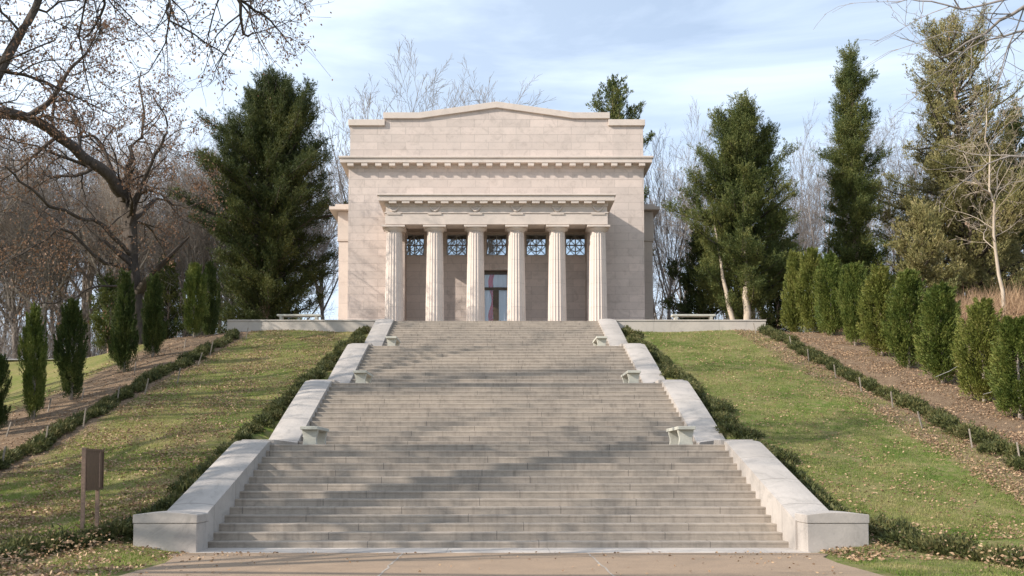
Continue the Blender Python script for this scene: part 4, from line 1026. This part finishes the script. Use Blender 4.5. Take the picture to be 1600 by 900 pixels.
t_.paths.setdefault((10, 0), []).append(([Vector((bx2+.1*math.sin(i*1.3), YR, 1.5+1.5*i)) for i in range(10)], [.28-.02*i for i in range(10)]))
gadd(t_, [(1810, 120, YR), (1700, 0, YR), (1600, 8, YR), (1545, 45, YR), (1480, 90, YR), (1450, 80, YR)], .09, .015, 1)
gadd(t_, [(1860, 200, YR), (1700, 40, YR-.5), (1600, 50, YR-1), (1540, 62, YR-1.5), (1470, 105, YR-2)], .07, .012, 2)
gadd(t_, [(1860, 250, YR), (1680, 90, YR+.5), (1600, 150, YR+1), (1560, 170, YR+1)], .07, .012, 2)
gadd(t_, [(1790, -60, YR), (1640, -20, YR), (1520, 5, YR), (1440, 0, YR), (1395, 3, YR)], .06, .012, 2)
gadd(t_, [(1860, 300, YR), (1640, 250, YR), (1550, 255, YR), (1500, 285, YR)], .06, .015, 2)
root = empty('bare_tree', (0, 0, 0), 'bare limbs of a tree beyond the right edge reaching across the sky', 'tree')
link('trunk', t_.mesh('overhang_trunk', M['bark_grey']), root)

# trees to the left of the view whose shadows streak the lawn and the steps
SHL = 'leafless tree left of the view that throws streaked shade over lawn and steps'
shade_src = []
for i in range(4):
    t_ = Tree(900+i, BARE(n1=9 if i == 3 else 8, n2=9 if i == 3 else 6, n3=7 if i == 3 else 4, n4=5 if i == 3 else 3, s1=.35, a1=(30, 60), rmin=.008, w=1.8, l1=.75)); t_.grow(Vector((0, 0, -.2)), Vector((0, 0, 1)), 11, .34, 0)
    r_ = empty('bare_tree', (0, 0, 0), SHL, 'tree', 'shade trees left of the view'); link('trunk', t_.mesh('shade_tree_trunk', M['bark_grey']), r_); shade_src.append(r_)
seen_ = []
for i, (x, y, k, s) in enumerate(((-21, 13, 0, 1.25), (-24, 17, 1, 1.35), (-19.5, 20, 2, 1.1), (-22, 25.5, 1, 1.3), (-20.5, 15, 3, 1.15), (-28, 28.5, 2, 1.45), (-27, 35, 0, 1.35), (-33, 31, 1, 1.4), (-36, 22, 0, 1.4), (-21.5, 26.5, 3, 1.5), (-18, 10, 2, 1.2))):
    r_ = shade_src[k] if not any(q is shade_src[k] for q in seen_) else copy_tree(shade_src[k])
    seen_.append(r_); r_.location = (x, y, gz1(x, y)-.1); r_.rotation_euler = (0, 0, rw.uniform(0, 6.28)); r_.scale = (s, s, s)

# ------------------------------------------------------------------ grass blades and fallen leaves
def scatter(rng, n, x0, x1, y0, y1, near=True):
    x = rng.uniform(x0, x1, n); u = rng.random(n)
    if near: u = u**1.5
    return x, y0+(y1-y0)*u
def grass(name, areas, seed, label, mat=None):
    rng = np.random.default_rng(seed); P = []
    for n, x0, x1, y0, y1 in areas:
        x, y = scatter(rng, n, x0, x1, y0, y1); P.append(np.stack([x, y, ground_z(x, y, False)-.005], 1))
    P = np.concatenate(P); nn = np.sin(P[:,0]*2.1+P[:,1]*.7)*np.sin(P[:,1]*1.3-P[:,0]*.9+2)+.6*np.sin(P[:,0]*5.3+1)*np.sin(P[:,1]*3.9); P = P[nn+rng.normal(0, .5, len(P)) > -.55]; D = np.tile(np.array([[0, 0, 1.]]), (len(P), 1))
    tag(link(name, leaf_mesh(name, P, D, (.055), .014, mat or M['grass_blade'], rng, False, .38)), label, 'grass', kind='stuff')
grass('grass', [(110000, -11.6, -6.9, 18.6, 46.7), (14000, -9.5, -5.7, 13.5, 18.2), (12000, -12, -8.3, 15, 19)], 1, 'short green and straw grass of the left lawn')
grass('grass', [(130000, 6.9, 12.3, 18.6, 46.7), (14000, 5.8, 10, 13.5, 18.6)], 2, 'short green and straw grass of the right lawn', M['grass_green'])
def litter(areas, seed, label, sz=.07, nlow=99, hz=.28):
    rng = np.random.default_rng(seed); P = []
    for n, x0, x1, y0, y1 in areas:
        x, y = scatter(rng, n, x0, x1, y0, y1); P.append(np.stack([x, y, ground_z(x, y, False)+.02+rng.random(n)*.02+(hz if len(P) >= nlow else 0)*rng.random(n)], 1))
    P = np.concatenate(P); nn = np.sin(P[:,0]*1.7-P[:,1]*.8)*np.sin(P[:,1]*1.1+P[:,0]*1.2)+.5*np.sin(P[:,0]*4.1)*np.sin(P[:,1]*3.3+1); P = P[nn+rng.normal(0, .5, len(P)) > -.2]; D = rng.normal(0, 1, (len(P), 3)); D[:, 2] *= .25
    tag(link('fallen_leaves', leaf_mesh('fallen_leaves', P, D, sz, sz*.6, M['litter'], rng, True, .1)), label, 'leaves', kind='stuff')
litter([(34000, -11.6, -6.9, 18.6, 46.7), (5000, -9.5, -5.6, 14, 18.4), (9000, -17, -11.2, 22, 48), (1300, -8.6, -7.0, 14.5, 18.9)], 3, 'tan fallen leaves strewn over the left lawn and beds', nlow=3)
litter([(7000, 6.9, 11.6, 18.6, 46.7), (2200, 5.9, 8.2, 16.6, 18.5), (36000, 11.2, 17.5, 21, 49), (5000, 17, 30, 25, 55), (500, 7.2, 8.6, 14.5, 19)], 4, 'tan fallen leaves strewn over the right lawn edge and beds', nlow=4)
rng = np.random.default_rng(21); x = rng.uniform(-5.3, 5.3, 260); y = 18.1-rng.random(260)**2*4; x = np.where(rng.random(260) < .5, np.sign(x)*(5.3-np.abs(x)*.25), x)
P = np.stack([x, y, np.full(260, .045)], 1); D = rng.normal(0, 1, (260, 3)); D[:, 2] *= .1
tag(link('fallen_leaves', leaf_mesh('fallen_leaves', P, D, .06, .035, M['litter'], rng, True, .05)), 'few dry leaves blown onto the brown paving before the steps', 'leaves', kind='stuff')
print('objects', len(bpy.data.objects))
